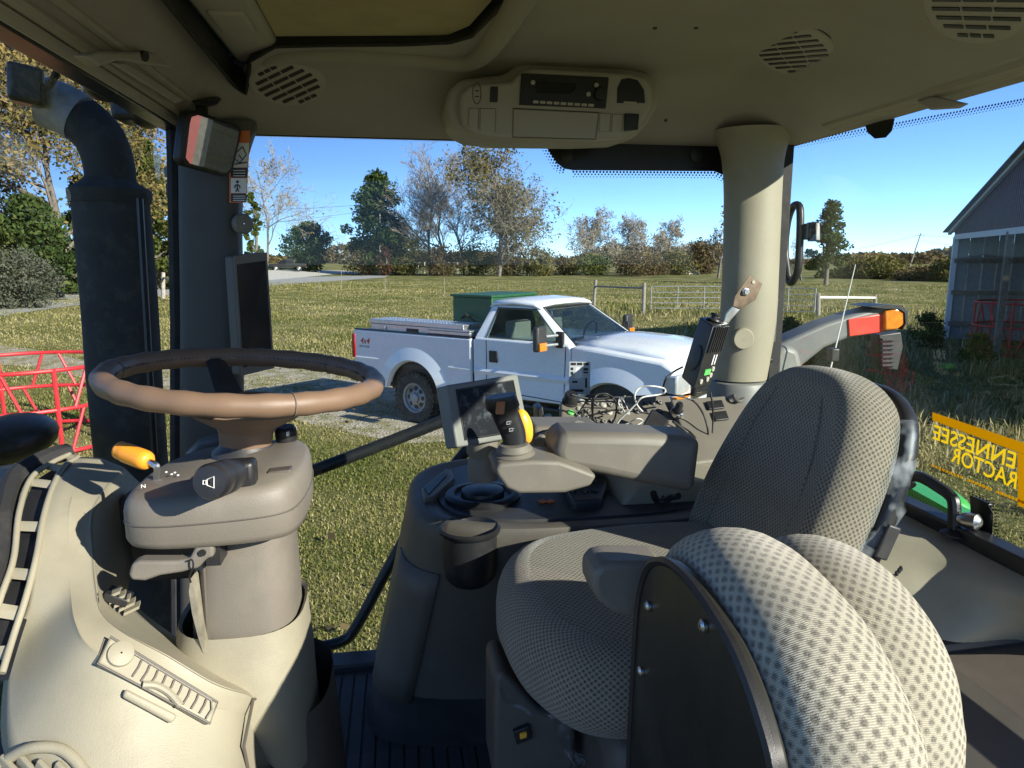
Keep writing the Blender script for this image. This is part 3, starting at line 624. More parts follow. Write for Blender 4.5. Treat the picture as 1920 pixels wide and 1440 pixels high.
def pipe_gate(a, b, label):
    t = thing('pipe_gate', (a+b)/2, label, 'gate'); f = (b-a).normalized(); L = (b-a).length; U = V(0, 0, 1)
    for z in (.25, .5, .75, 1.0, 1.28): MB().tube([a+U*z, b+U*z], .019, 7).build('bar', M['galv'], t)
    for s in (0, .33, .66, 1): MB().tube([a+f*L*s+U*.24, a+f*L*s+U*1.29], .026, 7).build('upright', M['galv'], t)
g1 = G(1214, 589); g2 = G(1370, 589); g3 = G(1380, 592); g4 = G(1526, 596)
pipe_gate(g1+V(.15, 0, 0), g2, 'galvanised pipe gate hung on the wooden post left of the cab pillar')
pipe_gate(g3, g4, 'galvanised pipe gate seen right of the cab pillar')
for i, (px, by, ty) in enumerate([(932, 566, 530), (1021, 568, 534), (722, 552, 520), (833, 556, 522), (598, 545, 508), (640, 540, 508)]):
    fpost(px, by, ty, .022, ['thin rusty stake behind the pickup cab', 'thin stake right of the pickup cab roof', 'thin wire fence stake near the road bend', 'thin stake below the white wooden fence', 'thin wire fence stake left of the road', 'wire fence stake beside the pale road'][i], 'thin field stakes', 'rust' if i < 2 else 'post')
for i, (px, by, ty) in enumerate([(1722, 620, 585), (1752, 618, 572)]):
    fpost(px, by, ty, .03, ['short thin stake left of the barn', 'taller thin stake left of the barn'][i], 'thin field stakes', 'rust')
ff = [fpost(px, 513, 490, .12, ['left end post of the far wooden fence', 'second post of the far wooden fence', 'third post of the far wooden fence', 'right end post of the far wooden fence'][i], 'far wooden fence posts', 'bark2') for i, px in enumerate((784, 796, 822, 858))]
rail(ff[0], ff[3], .88, .88, 'top rail of the far wooden fence', .07, 'bark2')
fl = [fpost(px, by, ty, .13, ['wooden fence post left of the dark cab pillar', 'weathered fence post beside the exhaust pipe'][i], 'roadside wooden posts', 'bark2') for i, (px, by, ty) in enumerate(((335, 566, 524), (306, 560, 511)))]
rail(fl[0], fl[1], .85, .8, 'rail of the roadside wooden fence', .06, 'post')
def hay_ring(px, d, rad, label, rot=0, h=1.2):
    c = at_depth(px, d); t = thing('hay_ring', c, label, 'hay feeder'); N = 40
    def ringp(z, r=rad): return [c+V(math.cos(2*math.pi*i/N+rot)*r, math.sin(2*math.pi*i/N+rot)*r, z) for i in range(N)]
    for z in (.06, h*.55, h): MB().tube(ringp(z), .027, 8, closed=True).build('hoop', M['red'], t)
    K = 12
    for k in range(K):
        a = 2*math.pi*k/K+rot; q = 2*math.pi/K
        pt = lambda aa, z, r=rad: c+V(math.cos(aa)*r, math.sin(aa)*r, z)
        if k % 2 == 0: MB().tube([pt(a, .05), pt(a, h+.02)], .03, 7).build('upright', M['red'], t)
        MB().tube([pt(a+q*.35, h*.55), pt(a+q*.05 if k % 2 else a+q*.7, h)], .022, 6).build('slant_bar', M['red'], t)
        MB().tube([pt(a+q*.2, .06), pt(a+q*.55, h*.55)], .022, 6).build('slant_bar', M['red'], t)
hay_ring(20, 9.6, 1.15, 'red pipe hay ring standing left beyond the windshield', .2, 1.15)
hay_ring(1945, 19, 1.3, 'added red pipe ring standing in for a reflection in the rear window', .5, 1.4)  # added solid ring in place of a red reflection in the rear glass

# ------------------------------------------------------------------ pickups
def wheel(t, x, y, r, side, detail=True):
    o = V(x, y, r); ax = V(0, side, 0); w = thing_part('wheel', o, t)
    tm = MB().lathe([(r*.60, -.11), (r*.80, -.125), (r*.93, -.12), (r*.985, -.10), (r*.985, .10), (r*.93, .12), (r*.80, .125), (r*.60, .11)], o, ax, 40, caps=False)
    if detail:
        for k in range(30):
            a = 2*math.pi*k/30; rd = V(math.cos(a), 0, math.sin(a)); tg = V(-math.sin(a), 0, math.cos(a))
            for yy, of in ((-.07, 0), (.07, .5)):
                a2 = a+of*2*math.pi/30; rd = V(math.cos(a2), 0, math.sin(a2)); tg = V(-math.sin(a2), 0, math.cos(a2)); tm.obox(o+rd*r*.985+V(0, yy, 0), rd*.014, tg*.026, V(0, .045, 0))
    tm.build('tyre', M['tire'], w)
    rm = MB().lathe([(r*.61, .10), (r*.58, .115), (r*.52, .10), (r*.50, .06), (r*.42, .045), (r*.26, .075), (r*.2, .08), (r*.2, .12), (r*.14, .135), (.001, .135)], o, ax, 32, caps=False); rm.build('rim', M['galv'] if detail else M['steel'], w)
    if detail:
        hm = MB()
        for k in range(8):
            a = 2*math.pi*k/8; q = o+V(math.cos(a), 0, math.sin(a))*r*.36+ax*.066; hm.lathe([(.035, 0), (.035, .006)], q, ax, 12)
        hm.build('rim_hole', M['black'], w)
        for k in range(8):
            a = 2*math.pi*(k+.5)/8; MB().lathe([(.013, 0), (.013, .025)], o+V(math.cos(a), 0, math.sin(a))*r*.235+ax*.07, ax, 6).build('lug_nut', M['steel'], w)
    return w
def thing_part(name, loc, parent):
    o = bpy.data.objects.new(name, None); COL.objects.link(o); o.parent = parent; o.location = V(loc)-WPOS[parent.name]; WPOS[o.name] = V(loc); o.empty_display_size = .1; return o
def arch(cx, cz, r, a0, a1, n=14): return [(cx+r*math.cos(a0+(a1-a0)*i/n), cz+r*math.sin(a0+(a1-a0)*i/n)) for i in range(n+1)]
def white_pickup(loc, yaw):
    t = thing('pickup_truck', (0, 0, 0), 'white pickup with toolboxes in its bed parked beyond the cab window', 'truck')
    W = 1.0
    def side(poly, y0, y1): return [V(x, y0, z) for x, z in poly], V(0, y1-y0, 0)
    bedp = [(-1.32, .66), (-1.32, 1.42), (1.17, 1.42), (1.17, .62), (.56, .60)]+arch(0, .45, .53, R(16), R(164))+[(-.58, .62)]
    for s in (-1, 1): MB().prism(*side(bedp, s*W, s*(W-.07))).build('bed_side', M['white'], t, bevel=.022)
    for s in (-1, 1):                                   # flared rear arches
        fm = MB(); pr = arch(0, .45, .56, R(8), R(172), 20); fm.grid([[V(x, s*(W-.01), z) for x, z in arch(0, .45, .80, R(8), R(172), 20)], [V(x, s*(W+.022), z) for x, z in arch(0, .45, .66, R(6), R(174), 20)], [V(x, s*(W+.04), z) for x, z in pr], [V(x, s*(W-.02), z) for x, z in arch(0, .45, .53, R(10), R(170), 20)]], flip=s > 0)
        fm.build('rear_fender', M['white'], t, smooth=60)
    MB().span((-1.27, -.92, .86), (1.15, .92, .93)).build('bed_floor', M['charcoal'], t)
    MB().span((-1.34, -.94, .66), (-1.27, .94, 1.41)).build('tailgate', M['white'], t, bevel=.02)
    MB().span((1.10, -.92, .9), (1.17, .92, 1.40)).build('bed_front', M['white'], t, bevel=.01)
    for s in (-1, 1): MB().span((-1.3, s*(W-.075), 1.422), (1.16, s*(W-.002), 1.44)).build('bed_rail_cap', M['black'], t, bevel=.006)
    MB().span((-1.2, -.6, .45), (4.1, .6, .66)).build('chassis', M['black'], t)
    for s in (-1, 1): MB().span((-.55, s*.55, .5), (.55, s*.90, .98)).build('wheel_well', M['black'], t)
    for s in (-1, 1): MB().span((2.96, s*.5, .5), (4.0, s*.90, 1.05)).build('wheel_well', M['black'], t)
    cabp = [(1.21, .60), (1.20, 1.40), (1.24, 1.445), (2.82, 1.445), (2.86, 1.40), (2.86, .62)]
    MB().prism(*side(cabp, -W+.015, W-.015)).build('cab_body', M['white'], t, bevel=.035)
    frp = [(2.865, .62), (2.865, 1.43), (3.2, 1.425), (4.15, 1.335), (4.32, 1.25), (4.36, .95), (4.36, .72), (4.1, .66)]+arch(3.48, .45, .53, R(20), R(164))+[(2.92, .60)]
    MB().prism(*side(frp, -W, W)).build('front_body', M['white'], t, bevel=.05)
    for s in (-1, 1):
        for x0, x1 in ((-1.30, -.74), (.74, 1.15), (1.24, 2.84)):
            MB().grid([[V(x0, s*(W-.016), z0), V(x1, s*(W-.016), z0)] if q == 0 else [V(x0, s*(W+(.010 if q == 1 else -.016)), z0), V(x1, s*(W+(.010 if q == 1 else -.016)), z0)] for q, z0 in ((0, 1.02), (1, .965), (2, .90))], flip=s < 0).build('body_crease', M['white'], t, smooth=0)
    hm = MB(); rows = []
    for x, z in ((2.75, 1.44), (3.2, 1.465), (3.7, 1.44), (4.1, 1.375), (4.28, 1.30)): rows.append([V(x, y, z+dz) for y, dz in ((-.84, -.07), (-.76, .0), (-.5, .012), (-.42, .04), (0, .05), (.42, .04), (.5, .012), (.76, .0), (.84, -.07))])
    hm.grid(rows).build('hood', M['white'], t, smooth=50, solid=.03)
    for s in (-1, 1):
        fm = MB(); fm.grid([[V(x, s*(W-.012), z) for x, z in arch(3.48, .45, .80, R(8), R(172), 20)], [V(x, s*(W+.022), z) for x, z in arch(3.48, .45, .66, R(4), R(174), 20)], [V(x, s*(W+.04), z) for x, z in arch(3.48, .45, .56, R(6), R(172), 20)], [V(x, s*(W-.02), z) for x, z in arch(3.48, .45, .53, R(8), R(170), 20)]], flip=s > 0); fm.build('front_fender', M['white'], t, smooth=60)
    # greenhouse
    roof = MB(); rows = []
    for x, z, hw in ((1.34, 1.90, .70), (1.40, 1.945, .72), (1.75, 1.965, .735), (2.08, 1.945, .72), (2.20, 1.905, .70)): rows.append([V(x, -hw, z-.045), V(x, -hw*.93, z-.012), V(x, -hw*.5, z+.01), V(x, 0, z+.014), V(x, hw*.5, z+.01), V(x, hw*.93, z-.012), V(x, hw, z-.045)])
    roof.grid(rows).build('roof', M['white'], t, smooth=60, solid=.04)
    for s in (-1, 1):
        MB().prism([V(1.22, s*.965, 1.43), V(1.42, s*.955, 1.43), V(1.47, s*.715, 1.90), V(1.34, s*.70, 1.885)], V(0, -s*.06, 0)).build('rear_pillar', M['white'], t, bevel=.012)
        MB().prism([V(2.70, s*.955, 1.43), V(2.86, s*.90, 1.43), V(2.22, s*.675, 1.885), V(2.10, s*.705, 1.90)], V(0, -s*.05, 0)).build('windshield_pillar', M['white'], t, bevel=.012)
        MB().prism([V(1.45, s*.718, 1.855), V(2.15, s*.712, 1.855), V(2.13, s*.695, 1.905), V(1.44, s*.70, 1.905)], V(0, -s*.05, 0)).build('roof_rail', M['white'], t, bevel=.01)
        gl = MB(); gl.prism([V(1.40, s*.945, 1.43), V(2.70, s*.94, 1.43), V(2.14, s*.70, 1.87), V(1.46, s*.705, 1.87)], V(0, -s*.006, 0)); gl.build('side_window', M['cglass'], t, smooth=0)
        sm_ = MB(); pts = [V(1.42, s*.955, 1.435), V(2.69, s*.95, 1.435), V(2.13, s*.714, 1.868), V(1.47, s*.718, 1.868)]
        sm_.tube(pts, .011, 6, closed=True); sm_.build('window_seal', M['black'], t)
        dr = MB(); pts = [V(1.45, s*(W-.012), 1.42), V(1.45, s*(W-.012), .70), V(2.76, s*(W-.012), .66), V(2.78, s*(W-.012), 1.42)]; dr.tube(pts, .007, 5); dr.build('door_gap', M['black'], t)
        hd = MB().obox((1.58, s*(W-.006), 1.19), (.075, 0, 0), (0, .012, 0), (0, 0, .085)).build('door_handle', M['black'], t, bevel=.015)
    MB().prism([V(2.84, -.86, 1.435), V(2.84, .86, 1.435), V(2.20, .65, 1.885), V(2.20, -.65, 1.885)], V(-.006, 0, 0)).build('windshield', M['cglass'], t, smooth=0)
    MB().tube([V(2.85, -.87, 1.44), V(2.85, .87, 1.44), V(2.205, .66, 1.89), V(2.205, -.66, 1.89)], .014, 6, closed=True).build('windshield_seal', M['black'], t)
    MB().prism([V(1.23, -.88, 1.435), V(1.23, .88, 1.435), V(1.36, .64, 1.87), V(1.36, -.64, 1.87)], V(.006, 0, 0)).build('rear_window', M['cglass'], t, smooth=0)
    for y in (-.45, .45):
        MB().span((1.55, y-.24, 1.2), (1.72, y+.24, 1.68)).build('seat_back', M['btn_w'], t, bevel=.05)
    MB().span((2.45, -.85, 1.25), (2.85, .85, 1.452)).build('dashboard', M['charcoal'], t, bevel=.03)
    sw = MB(); sw.tube([V(2.36+.07*math.sin(a)*.5, .42+.19*math.cos(a), 1.47+.17*math.sin(a)) for a in [2*math.pi*i/20 for i in range(20)]], .015, 6, closed=True); sw.build('steering_wheel', M['black'], t)
    MB().span((2.2, -.12, 1.75), (2.22, .12, 1.81)).build('interior_mirror', M['black'], t, bevel=.01)
    MB().tube([V(2.87, .6, 1.455), V(2.8, .2, 1.47), V(2.76, -.25, 1.50)], .010, 5).build('wiper', M['black'], t)
    MB().tube([V(2.87, -.05, 1.455), V(2.8, -.4, 1.47), V(2.77, -.7, 1.49)], .010, 5).build('wiper', M['black'], t)
    for s in (-1, 1):
        mr = thing_part('towing_mirror', (2.62, s*1.2, 1.5), t)
        MB().obox((2.56, s*1.28, 1.53), (.045, 0, 0), (0, .115, 0), (0, 0, .165)).build('housing', M['charcoal'], mr, bevel=.03)
        for z in (1.44, 1.56): MB().tube([V(2.66, s*.95, z), V(2.60, s*1.2, z)], .020, 8).build('arm', M['galv'], mr)
        MB().obox((2.62, s*1.30, 1.43), (.02, 0, 0), (0, .085, 0), (0, 0, .055)).build('turn_lamp', M['amber'], mr, bevel=.012)
        MB().obox((2.68, s*.97, 1.50), (.06, 0, 0), (0, .025, 0), (0, 0, .11)).build('mount', M['black'], mr, bevel=.015)
        MB().obox((-1.315, s*.955, 1.15), (.045, 0, 0), (0, .06, 0), (0, 0, .2)).build('tail_lamp', M['redlens'], t, bevel=.02)
        hl = MB().obox((4.27, s*.80, 1.05), (.1, 0, 0), (0, .205, 0), (0, 0, .13)).build('headlamp', M['clearlens'], t, bevel=.03)
        MB().obox((4.28, s*.80, .885), (.095, 0, 0), (0, .20, 0), (0, 0, .03)).build('marker_lamp', M['amber'], t, bevel=.01)
        MB().obox((2.99, s*(W+.004), 1.12), (.07, 0, 0), (0, .008, 0), (0, 0, .11)).build('fender_vent', M['chrome'], t, bevel=.008)
        MB().span((1.3, s*.82, .50), (2.8, s*1.0, .56)).build('running_board', M['black'], t, bevel=.02)
    gr = MB().span((4.30, -.58, .80), (4.40, .58, 1.22)).build('grille', M['chrome'], t, bevel=.03)
    for z in (.9, 1.02, 1.13): MB().span((4.395, -.5, z-.025), (4.41, .5, z+.025)).build('slot', M['black'], gr)
    MB().prism([V(4.30, -1.02, .50), V(4.30, -1.02, .78), V(4.50, -.7, .78), V(4.50, .7, .78), V(4.30, 1.02, .78), V(4.30, 1.02, .5), V(4.48, .7, .5), V(4.48, -.7, .5)][0:2]+[V(4.50, -.7, .78), V(4.48, -.7, .5)], V(0, .01, 0)) if False else None
    bm_ = MB(); bm_.grid([[V(4.22, -1.02, z), V(4.42, -.85, z), V(4.50, -.5, z), V(4.52, 0, z), V(4.50, .5, z), V(4.42, .85, z), V(4.22, 1.02, z)] for z in (.50, .55, .72, .78)]); bm_.build('front_bumper', M['chrome'], t, solid=.03)
    MB().span((-1.5, -.95, .52), (-1.34, .95, .68)).build('rear_bumper', M['chrome'], t, bevel=.03)
    for x in (0, 3.48):
        for s in (-1, 1): wheel(t, x, s*.87, .405, s)
    # marking on the bed side
    MB().add([], []) if False else None
    text_mb('4x4', V(-1.16, -W-.002, 1.20), (1, 0, 0), (.25, 0, 1), .10, bold=.02).build('bed_lettering', M['redlens'], t, smooth=0, label='red 4x4 lettering with OFF ROAD below')
    text_mb('OFF ROAD', V(-1.19, -W-.002, 1.135), (1, 0, 0), (0, 0, 1), .036, bold=.01).build('bed_lettering', M['charcoal'], t, smooth=0)
    t.location = loc; t.rotation_euler = (0, 0, yaw); return t
TY = R(-44.5); TL = V(.88, 11.8, 0)
white_pickup(TL, TY)
TM = Matrix.Translation(TL)@Matrix.Rotation(TY, 4, 'Z')
def on_truck(t):
    t.location = TL; t.rotation_euler = (0, 0, TY)
t = thing('toolbox', (0, 0, 0), 'long diamond plate toolbox along the pickup bed rail', 'toolbox')
MB().span((-1.0, -.90, 1.40), (.95, -.42, 1.53)).build('body', M['alu'], t, bevel=.008); lid = MB().span((-1.02, -.92, 1.532), (.97, -.40, 1.60)).build('lid', M['alu'], t, bevel=.01)
tb = MB()
for i in range(60):
    for j in range(14):
        x, y = -1.0+i*.0325, -.90+j*.035; a = .7 if (i+j) % 2 else -.7; tb.obox((x, y, 1.601), V(math.cos(a), math.sin(a), 0)*.010, V(-math.sin(a), math.cos(a), 0)*.003, (0, 0, .0025))
tb.build('tread_bump', M['alu'], lid, smooth=0)['kind'] = 'stuff'
for x in (-.7, .4): MB().span((x-.05, -.932, 1.45), (x+.05, -.902, 1.50)).build('latch', M['steel'], t, bevel=.004)
MB().span((-.2, -.908, 1.44), (.05, -.901, 1.49)).build('badge', M['black'], t)
on_truck(t)
t = thing('fuel_tank', (0, 0, 0), 'dark green steel tank standing in the bed behind the cab', 'tank')
MB().span((.30, -.36, .93), (1.08, .85, 1.98)).build('tank_body', M['gtank'], t, bevel=.015); MB().span((.27, -.39, 1.98), (1.1, .88, 2.02)).build('top_rim', M['gtank'], t, bevel=.008)
MB().tube([V(.5, -.38, 1.65), V(.65, -.47, 1.72), V(.82, -.46, 1.62), V(.86, -.44, 1.45)], .018, 8).build('hose', M['rubber'], t)
on_truck(t)
t = thing('side_chest', (0, 0, 0), 'short diamond plate chest in the bed beside the cab', 'toolbox')
MB().span((.30, -.95, 1.442), (1.12, -.48, 1.50)).build('body', M['alu'], t, bevel=.01); MB().span((.28, -.97, 1.502), (1.14, -.46, 1.53)).build('lid', M['alu'], t, bevel=.008); on_truck(t)
def dark_pickup():
    b = at_depth(537, 112); b.z = gz(b.x, b.y); t = thing('pickup_truck', (0, 0, 0), 'dark pickup parked far away beside the small round cedar', 'truck')
    MB().prism([V(-2.9, -.95, z) if False else V(x, -.95, z) for x, z in [(-2.8, .6), (-2.8, 1.15), (-1.0, 1.18), (-.95, 1.2), (1.0, 1.2), (1.2, 1.15), (2.6, 1.02), (2.75, .6)]], V(0, 1.9, 0)).build('body', M['darkpaint'], t, bevel=.06)
    MB().prism([V(x, -.85, z) for x, z in [(-1.05, 1.2), (-.9, 1.8), (.5, 1.82), (1.2, 1.2)]], V(0, 1.7, 0)).build('cab', M['darkpaint'], t, bevel=.05)
    for s in (-1, 1): MB().prism([V(x, s*.852, z) for x, z in [(-.85, 1.25), (-.75, 1.7), (.45, 1.72), (.95, 1.25)]], V(0, s*.01, 0)).build('side_window', M['screen2'], t)
    MB().prism([V(-1.02, y, z) if z < 1.5 else V(-.9, y, z) for y, z in [(-.7, 1.25), (.7, 1.25), (.6, 1.72), (-.6, 1.72)]], V(-.02, 0, 0)).build('rear_window', M['screen2'], t)
    for x in (-1.75, 1.75):
        for s in (-1, 1): wheel(t, x, s*.85, .4, s, False)
    for s in (-1, 1): MB().span((-2.83, s*.82-.08, .85), (-2.78, s*.82+.08, 1.12)).build('tail_lamp', M['redlens'], t)
    MB().span((-2.95, -.9, .5), (-2.8, .9, .68)).build('rear_bumper', M['chrome'], t, bevel=.03)
    t.location = b; t.rotation_euler = (0, 0, R(195))
dark_pickup()

# ================================================================== the tractor
T = thing('tractor', (.25, .93, 0), 'tractor whose beige and black cab interior fills the foreground', 'tractor')
U = V(0, 0, 1); FZ = 1.534
def part(mb, name, m, parent=None, **k): return mb.build(name, M[m], parent or T, **k)
def px_prism(pts, Y=None, X=None, Z=None, vec=(0, .03, 0)):
    return MB().prism([P(x, y, X=X, Y=Y, Z=Z) for x, y in pts], vec)
# ---- floor
part(MB().span((-.9, .12, FZ-.06), (1.0, 1.76, FZ-.004)), 'floor_plate', 'black', bevel=.004)
fm = thing_part('floor_mat', (0, 1.2, FZ), T); fm['label'] = 'ribbed dark rubber floor mat'
part(MB().span((-.8, .15, FZ-.003), (.9, 1.69, FZ+.002)), 'mat_base', 'mat', fm)
for i in range(44):
    x = -.72+i*.03; MB().obox((x, .93, FZ+.0045), (.0125, 0, 0), (0, .74, 0), (0, 0, .0025)).build('rib', M['mat'], fm, smooth=0)
part(MB().span((-.55, 1.69, FZ-.03), (.85, 1.76, FZ+.022)), 'door_sill', 'charcoal', bevel=.006)
# ---- headliner
HATCH = [(-.317, .40), (-.317, 1.60), (-.300, 1.615), (-.272, 1.53), (-.215, 1.462), (-.13, 1.440), (.02, 1.412), (.105, 1.385), (.142, 1.34), (.178, 1.15), (.19, .40)]
def hz(x, y):
    a = 1-(1-ss(1.48, 1.75, y))*(1-ss(-.318, -.445, x))*(1-ss(.70, .98, x))*(1-ss(.42, .165, y))
    return 2.955-.108*a+.07*ss(.42, .165, y)
def ceil(px, py):
    r = ray(px, py); t = .3
    for i in range(4000):
        p = CAM+r*t
        if p.z >= hz(p.x, p.y): break
        t += .002
    e = .004; n = V((hz(p.x+e, p.y)-hz(p.x-e, p.y))/(2*e), (hz(p.x, p.y+e)-hz(p.x, p.y-e))/(2*e), -1).normalized()
    return p, n
hp = [V(x, y, 0) for x, y in HATCH]
gx = np.linspace(-.448, .99, 122); gy = np.linspace(.16, 1.752, 128)
def insideh(x, y):
    c = False
    for i in range(len(HATCH)):
        x0, y0 = HATCH[i]; x1, y1 = HATCH[i-1]
        if (y0 > y) != (y1 > y) and x < (x1-x0)*(y-y0)/(y1-y0)+x0: c = not c
    return c
vid = {}; vs_ = []; fs_ = []; edge = set()
ins = [[insideh((gx[i]+gx[i+1])/2, (gy[j]+gy[j+1])/2) for i in range(121)] for j in range(127)]
for j in range(128):
    for i in range(122):
        around = [ins[b][a] for a in (i-1, i) for b in (j-1, j) if 0 <= a < 121 and 0 <= b < 127]
        if all(around): continue
        x, y = gx[i], gy[j]
        if any(around):
            best = None
            for k in range(len(hp)):
                a, b = hp[k-1], hp[k]; d = b-a; t_ = max(0, min(1, (V(x, y, 0)-a).dot(d)/d.dot(d))); q = a+d*t_; dd = (q-V(x, y, 0)).length
                if best is None or dd < best[0]: best = (dd, q)
            x, y = best[1].x, best[1].y
        vid[(i, j)] = len(vs_); vs_.append((x, y, hz(x, y)))
for j in range(127):
    for i in range(121):
        if not ins[j][i]: fs_.append((vid[(i, j)], vid[(i, j+1)], vid[(i+1, j+1)], vid[(i+1, j)]))
part(MB().add(vs_, fs_), 'headliner', 'liner', smooth=60, label='grey beige moulded headliner of the cab roof')
hc = [V(x, y, hz(x, y)) for x, y in HATCH]; hcs = cr(hc+[hc[0]], 1)[:-1]
part(MB().tube([p+V(0, 0, .004) for p in hcs], .0038, 8, closed=True), 'hatch_seal', 'rubber')
part(MB().grid([[p+V(0, 0, .002) for p in hcs], [p+V(0, 0, .05) for p in hcs]], closeu=True, flip=True), 'hatch_wall', 'black')
part(MB().span((-.34, .35, 3.004), (.22, 1.64, 3.010)), 'roof_hatch', 'charcoal')
part(MB().span((-.312, .42, 2.962), (-.212, 1.60, 2.985)), 'hatch_frame', 'liner2', bevel=.010)
part(MB().prism([V(-.210, .42, 2.972), V(-.210, 1.445, 2.972), V(.10, 1.39, 2.972), V(.135, 1.33, 2.972), V(.172, 1.12, 2.972), V(.172, .42, 2.972)], V(0, 0, .006)), 'sunshade', 'shade', label='olive beige cloth sunshade under the roof hatch')
part(MB().obox((-.262, 1.33, 2.961), (.03, 0, 0), (0, .05, 0), (0, 0, .006)), 'hatch_latch', 'liner2', bevel=.006)
# raised rib round the hatch on the headliner
rb = [P(x, y, Z=2.953) for x, y in ((450, 160), (470, 128), (520, 108), (620, 101), (700, 104), (800, 112), (868, 116))]
part(MB().tube(cr(rb+[P(x, y, Z=2.953) for x, y in ((905, 100), (940, 55), (975, 0), (1010, -60))], 5), [.012+.010*min(1, i/40) for i in range(51)], 8), 'headliner_rib', 'liner', smooth=60)
part(MB().tube([P(447, 163, Z=2.952), P(290, 0, Z=2.952)], .003, 6), 'headliner_seam', 'liner2')
part(MB().span((-.63, .12, 3.02), (1.13, 1.87, 3.2)), 'roof_shell', 'jgreen', bevel=.06)
for a, b in (((-.62, 1.765, 2.875), (1.1, 1.86, 3.018)), ((-.62, .13, 2.918), (1.1, .155, 3.018)), ((1.0, .16, 2.875), (1.1, 1.764, 3.018))): part(MB().span(a, b), 'roof_edge', 'black', bevel=.012)
part(MB().prism([V(-.449, .2, 2.842), V(-.449, 1.76, 2.842), V(-.496, 1.76, 2.842), V(-.498, .93, 2.842), V(-.496, .2, 2.842)], V(0, 0, .15)), 'front_header', 'frit', bevel=.008)
for i, (x, y, w, h) in enumerate([(196, 168, .05, .022), (272, 205, .075, .042), (328, 232, .05, .022)]):
    c = P(x, y, X=-.56); part(MB().ell(c, (.035, w, h)), 'roof_work_lamp', 'black', label='black work lamp hanging under the cab roof front')
# ---- air vents in the headliner
def vent(px, py, a, b, ang, sl_=R(33)):
    p, n = ceil(px, py); up = n
    u = V(1, 0, 0); u = (u-n*u.dot(n)).normalized(); w = n.cross(u); u2 = u*math.cos(ang)+w*math.sin(ang); w2 = n.cross(u2)
    v = thing_part('air_vent', p, T)
    MB().lathe([(1.0, -.004), (1.0, .003), (.96, .005), (.90, .0055), (.001, .0055)], p, n, 40, u=u2, sx=a, sy=b, caps=False).build('bezel', M['liner2'], v, smooth=50)
    MB().lathe([(1.03, .0005), (1.03, .0012), (.99, .0012)], p, n, 40, u=u2, sx=a, sy=b, caps=False).build('shadow_gap', M['charcoal'], v)
    s0 = sl_-ang; su = u2*math.cos(s0)+w2*math.sin(s0); sw = n.cross(su); k = 11
    for i in range(k):
        off = (i-(k-1)/2)*.0165*b/.062
        # chord of the ellipse along su at offset off
        ts = [t_ for t_ in np.linspace(-.12, .12, 121) if ((su*t_+sw*off).dot(u2)/(a*.84))**2+((su*t_+sw*off).dot(w2)/(b*.84))**2 < 1]
        if len(ts) < 6: continue
        for j in range(3):
            t0 = ts[0]+(ts[-1]-ts[0])*j/3+.002; t1 = ts[0]+(ts[-1]-ts[0])*(j+1)/3-.002; q = p+su*((t0+t1)/2)+sw*off+n*.0058
            MB().obox(q, su*((t1-t0)/2), sw*.0036, n*.0012).build('slot', M['black'], v, smooth=0)
vent(540, 155, .078, .062, R(15)); vent(1487, 93, .118, .078, R(-57), R(57)); vent(1838, -8, .11, .075, R(-57), R(57))
for x, y in ((1228, 52), (1248, 225), (1305, 52)):
    p, n = ceil(x, y); MB().lathe([(.004, 0), (.004, .002)], p-n*.0, n, 8).build('screw_hole', M['black'], T)
# ---- right wall: sill, header, pillars, panes
A = [(1.50, -.555, -.43), (2.10, -.512, -.378), (2.43, -.486, -.354), (2.62, -.474, -.346), (2.74, -.466, -.335), (2.80, -.463, -.320), (2.862, -.462, -.295)]
def pillar_rows(sec, y0, y1):
    rows = []
    for z, a, b in sec:
        c = (a+b)/2; h = (b-a)/2; rows.append([V(c+h*sgn(math.cos(q))*abs(math.cos(q))**.55, (y0+y1)/2+(y1-y0)/2*sgn(math.sin(q))*abs(math.sin(q))**.55, z) for q in [2*math.pi*i/28 for i in range(28)]])
    return rows
def sgn(x): return 1 if x >= 0 else -1
rows = [[c[j] for c in [cr([r[i] for r in pillar_rows(A, 1.66, 1.745)], 3) for i in range(28)]] for j in range(19)]
M['pillar'] = pm('shaded_pillar_plastic', (.062, .058, .052), .55, var=.08, grain=.4)  # base colour darkened to stand in for the roof's shade on the pillar
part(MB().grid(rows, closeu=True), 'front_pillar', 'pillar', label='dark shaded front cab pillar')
part(MB().tube([V(-.566, 1.70, 1.5), V(-.523, 1.70, 2.1), V(-.497, 1.70, 2.43), V(-.475, 1.70, 2.80), V(-.472, 1.70, 2.87)], .014, 8), 'pillar_seal', 'rubber')
part(MB().lathe([(.022, 0), (.022, .012), (.018, .016), (.001, .016)], P(453, 420, Y=1.665), (.5, -.85, 0), 24, caps=False), 'pillar_cap', 'taupe')
cc = [(2.20, .845, .066, .052), (2.262, .848, .064, .050), (2.27, .850, .067, .054), (2.42, .862, .070, .058), (2.60, .860, .069, .058), (2.72, .856, .070, .059), (2.79, .852, .073, .062), (2.83, .849, .080, .07), (2.87, .845, .095, .085)]
rows = [[V(x+rx*math.cos(q), 1.665+ry*math.sin(q), z) for q in [2*math.pi*i/36 for i in range(36)]] for z, x, rx, ry in cc]
rows = [[c[j] for c in [cr([r[i] for r in rows], 3) for i in range(36)]] for j in range(25)]
part(MB().grid(rows[6:], closeu=True), 'rear_pillar', 'beige', smooth=60, label='round beige rear cab pillar, half in sunlight')
part(MB().lathe([(.078, -.06), (.075, .0), (.07, .012), (.066, .014)], (.846, 1.665, 2.252), U, 32), 'pillar_foot', 'grey')
for x, y, r in ((1392, 635, .026),): part(MB().lathe([(r, -.005), (r, .007), (r*.9, .010), (.001, .010)], P(x, y, Y=1.611), (-.12, -1, 0), 28, caps=False), 'pillar_cap', 'beige')
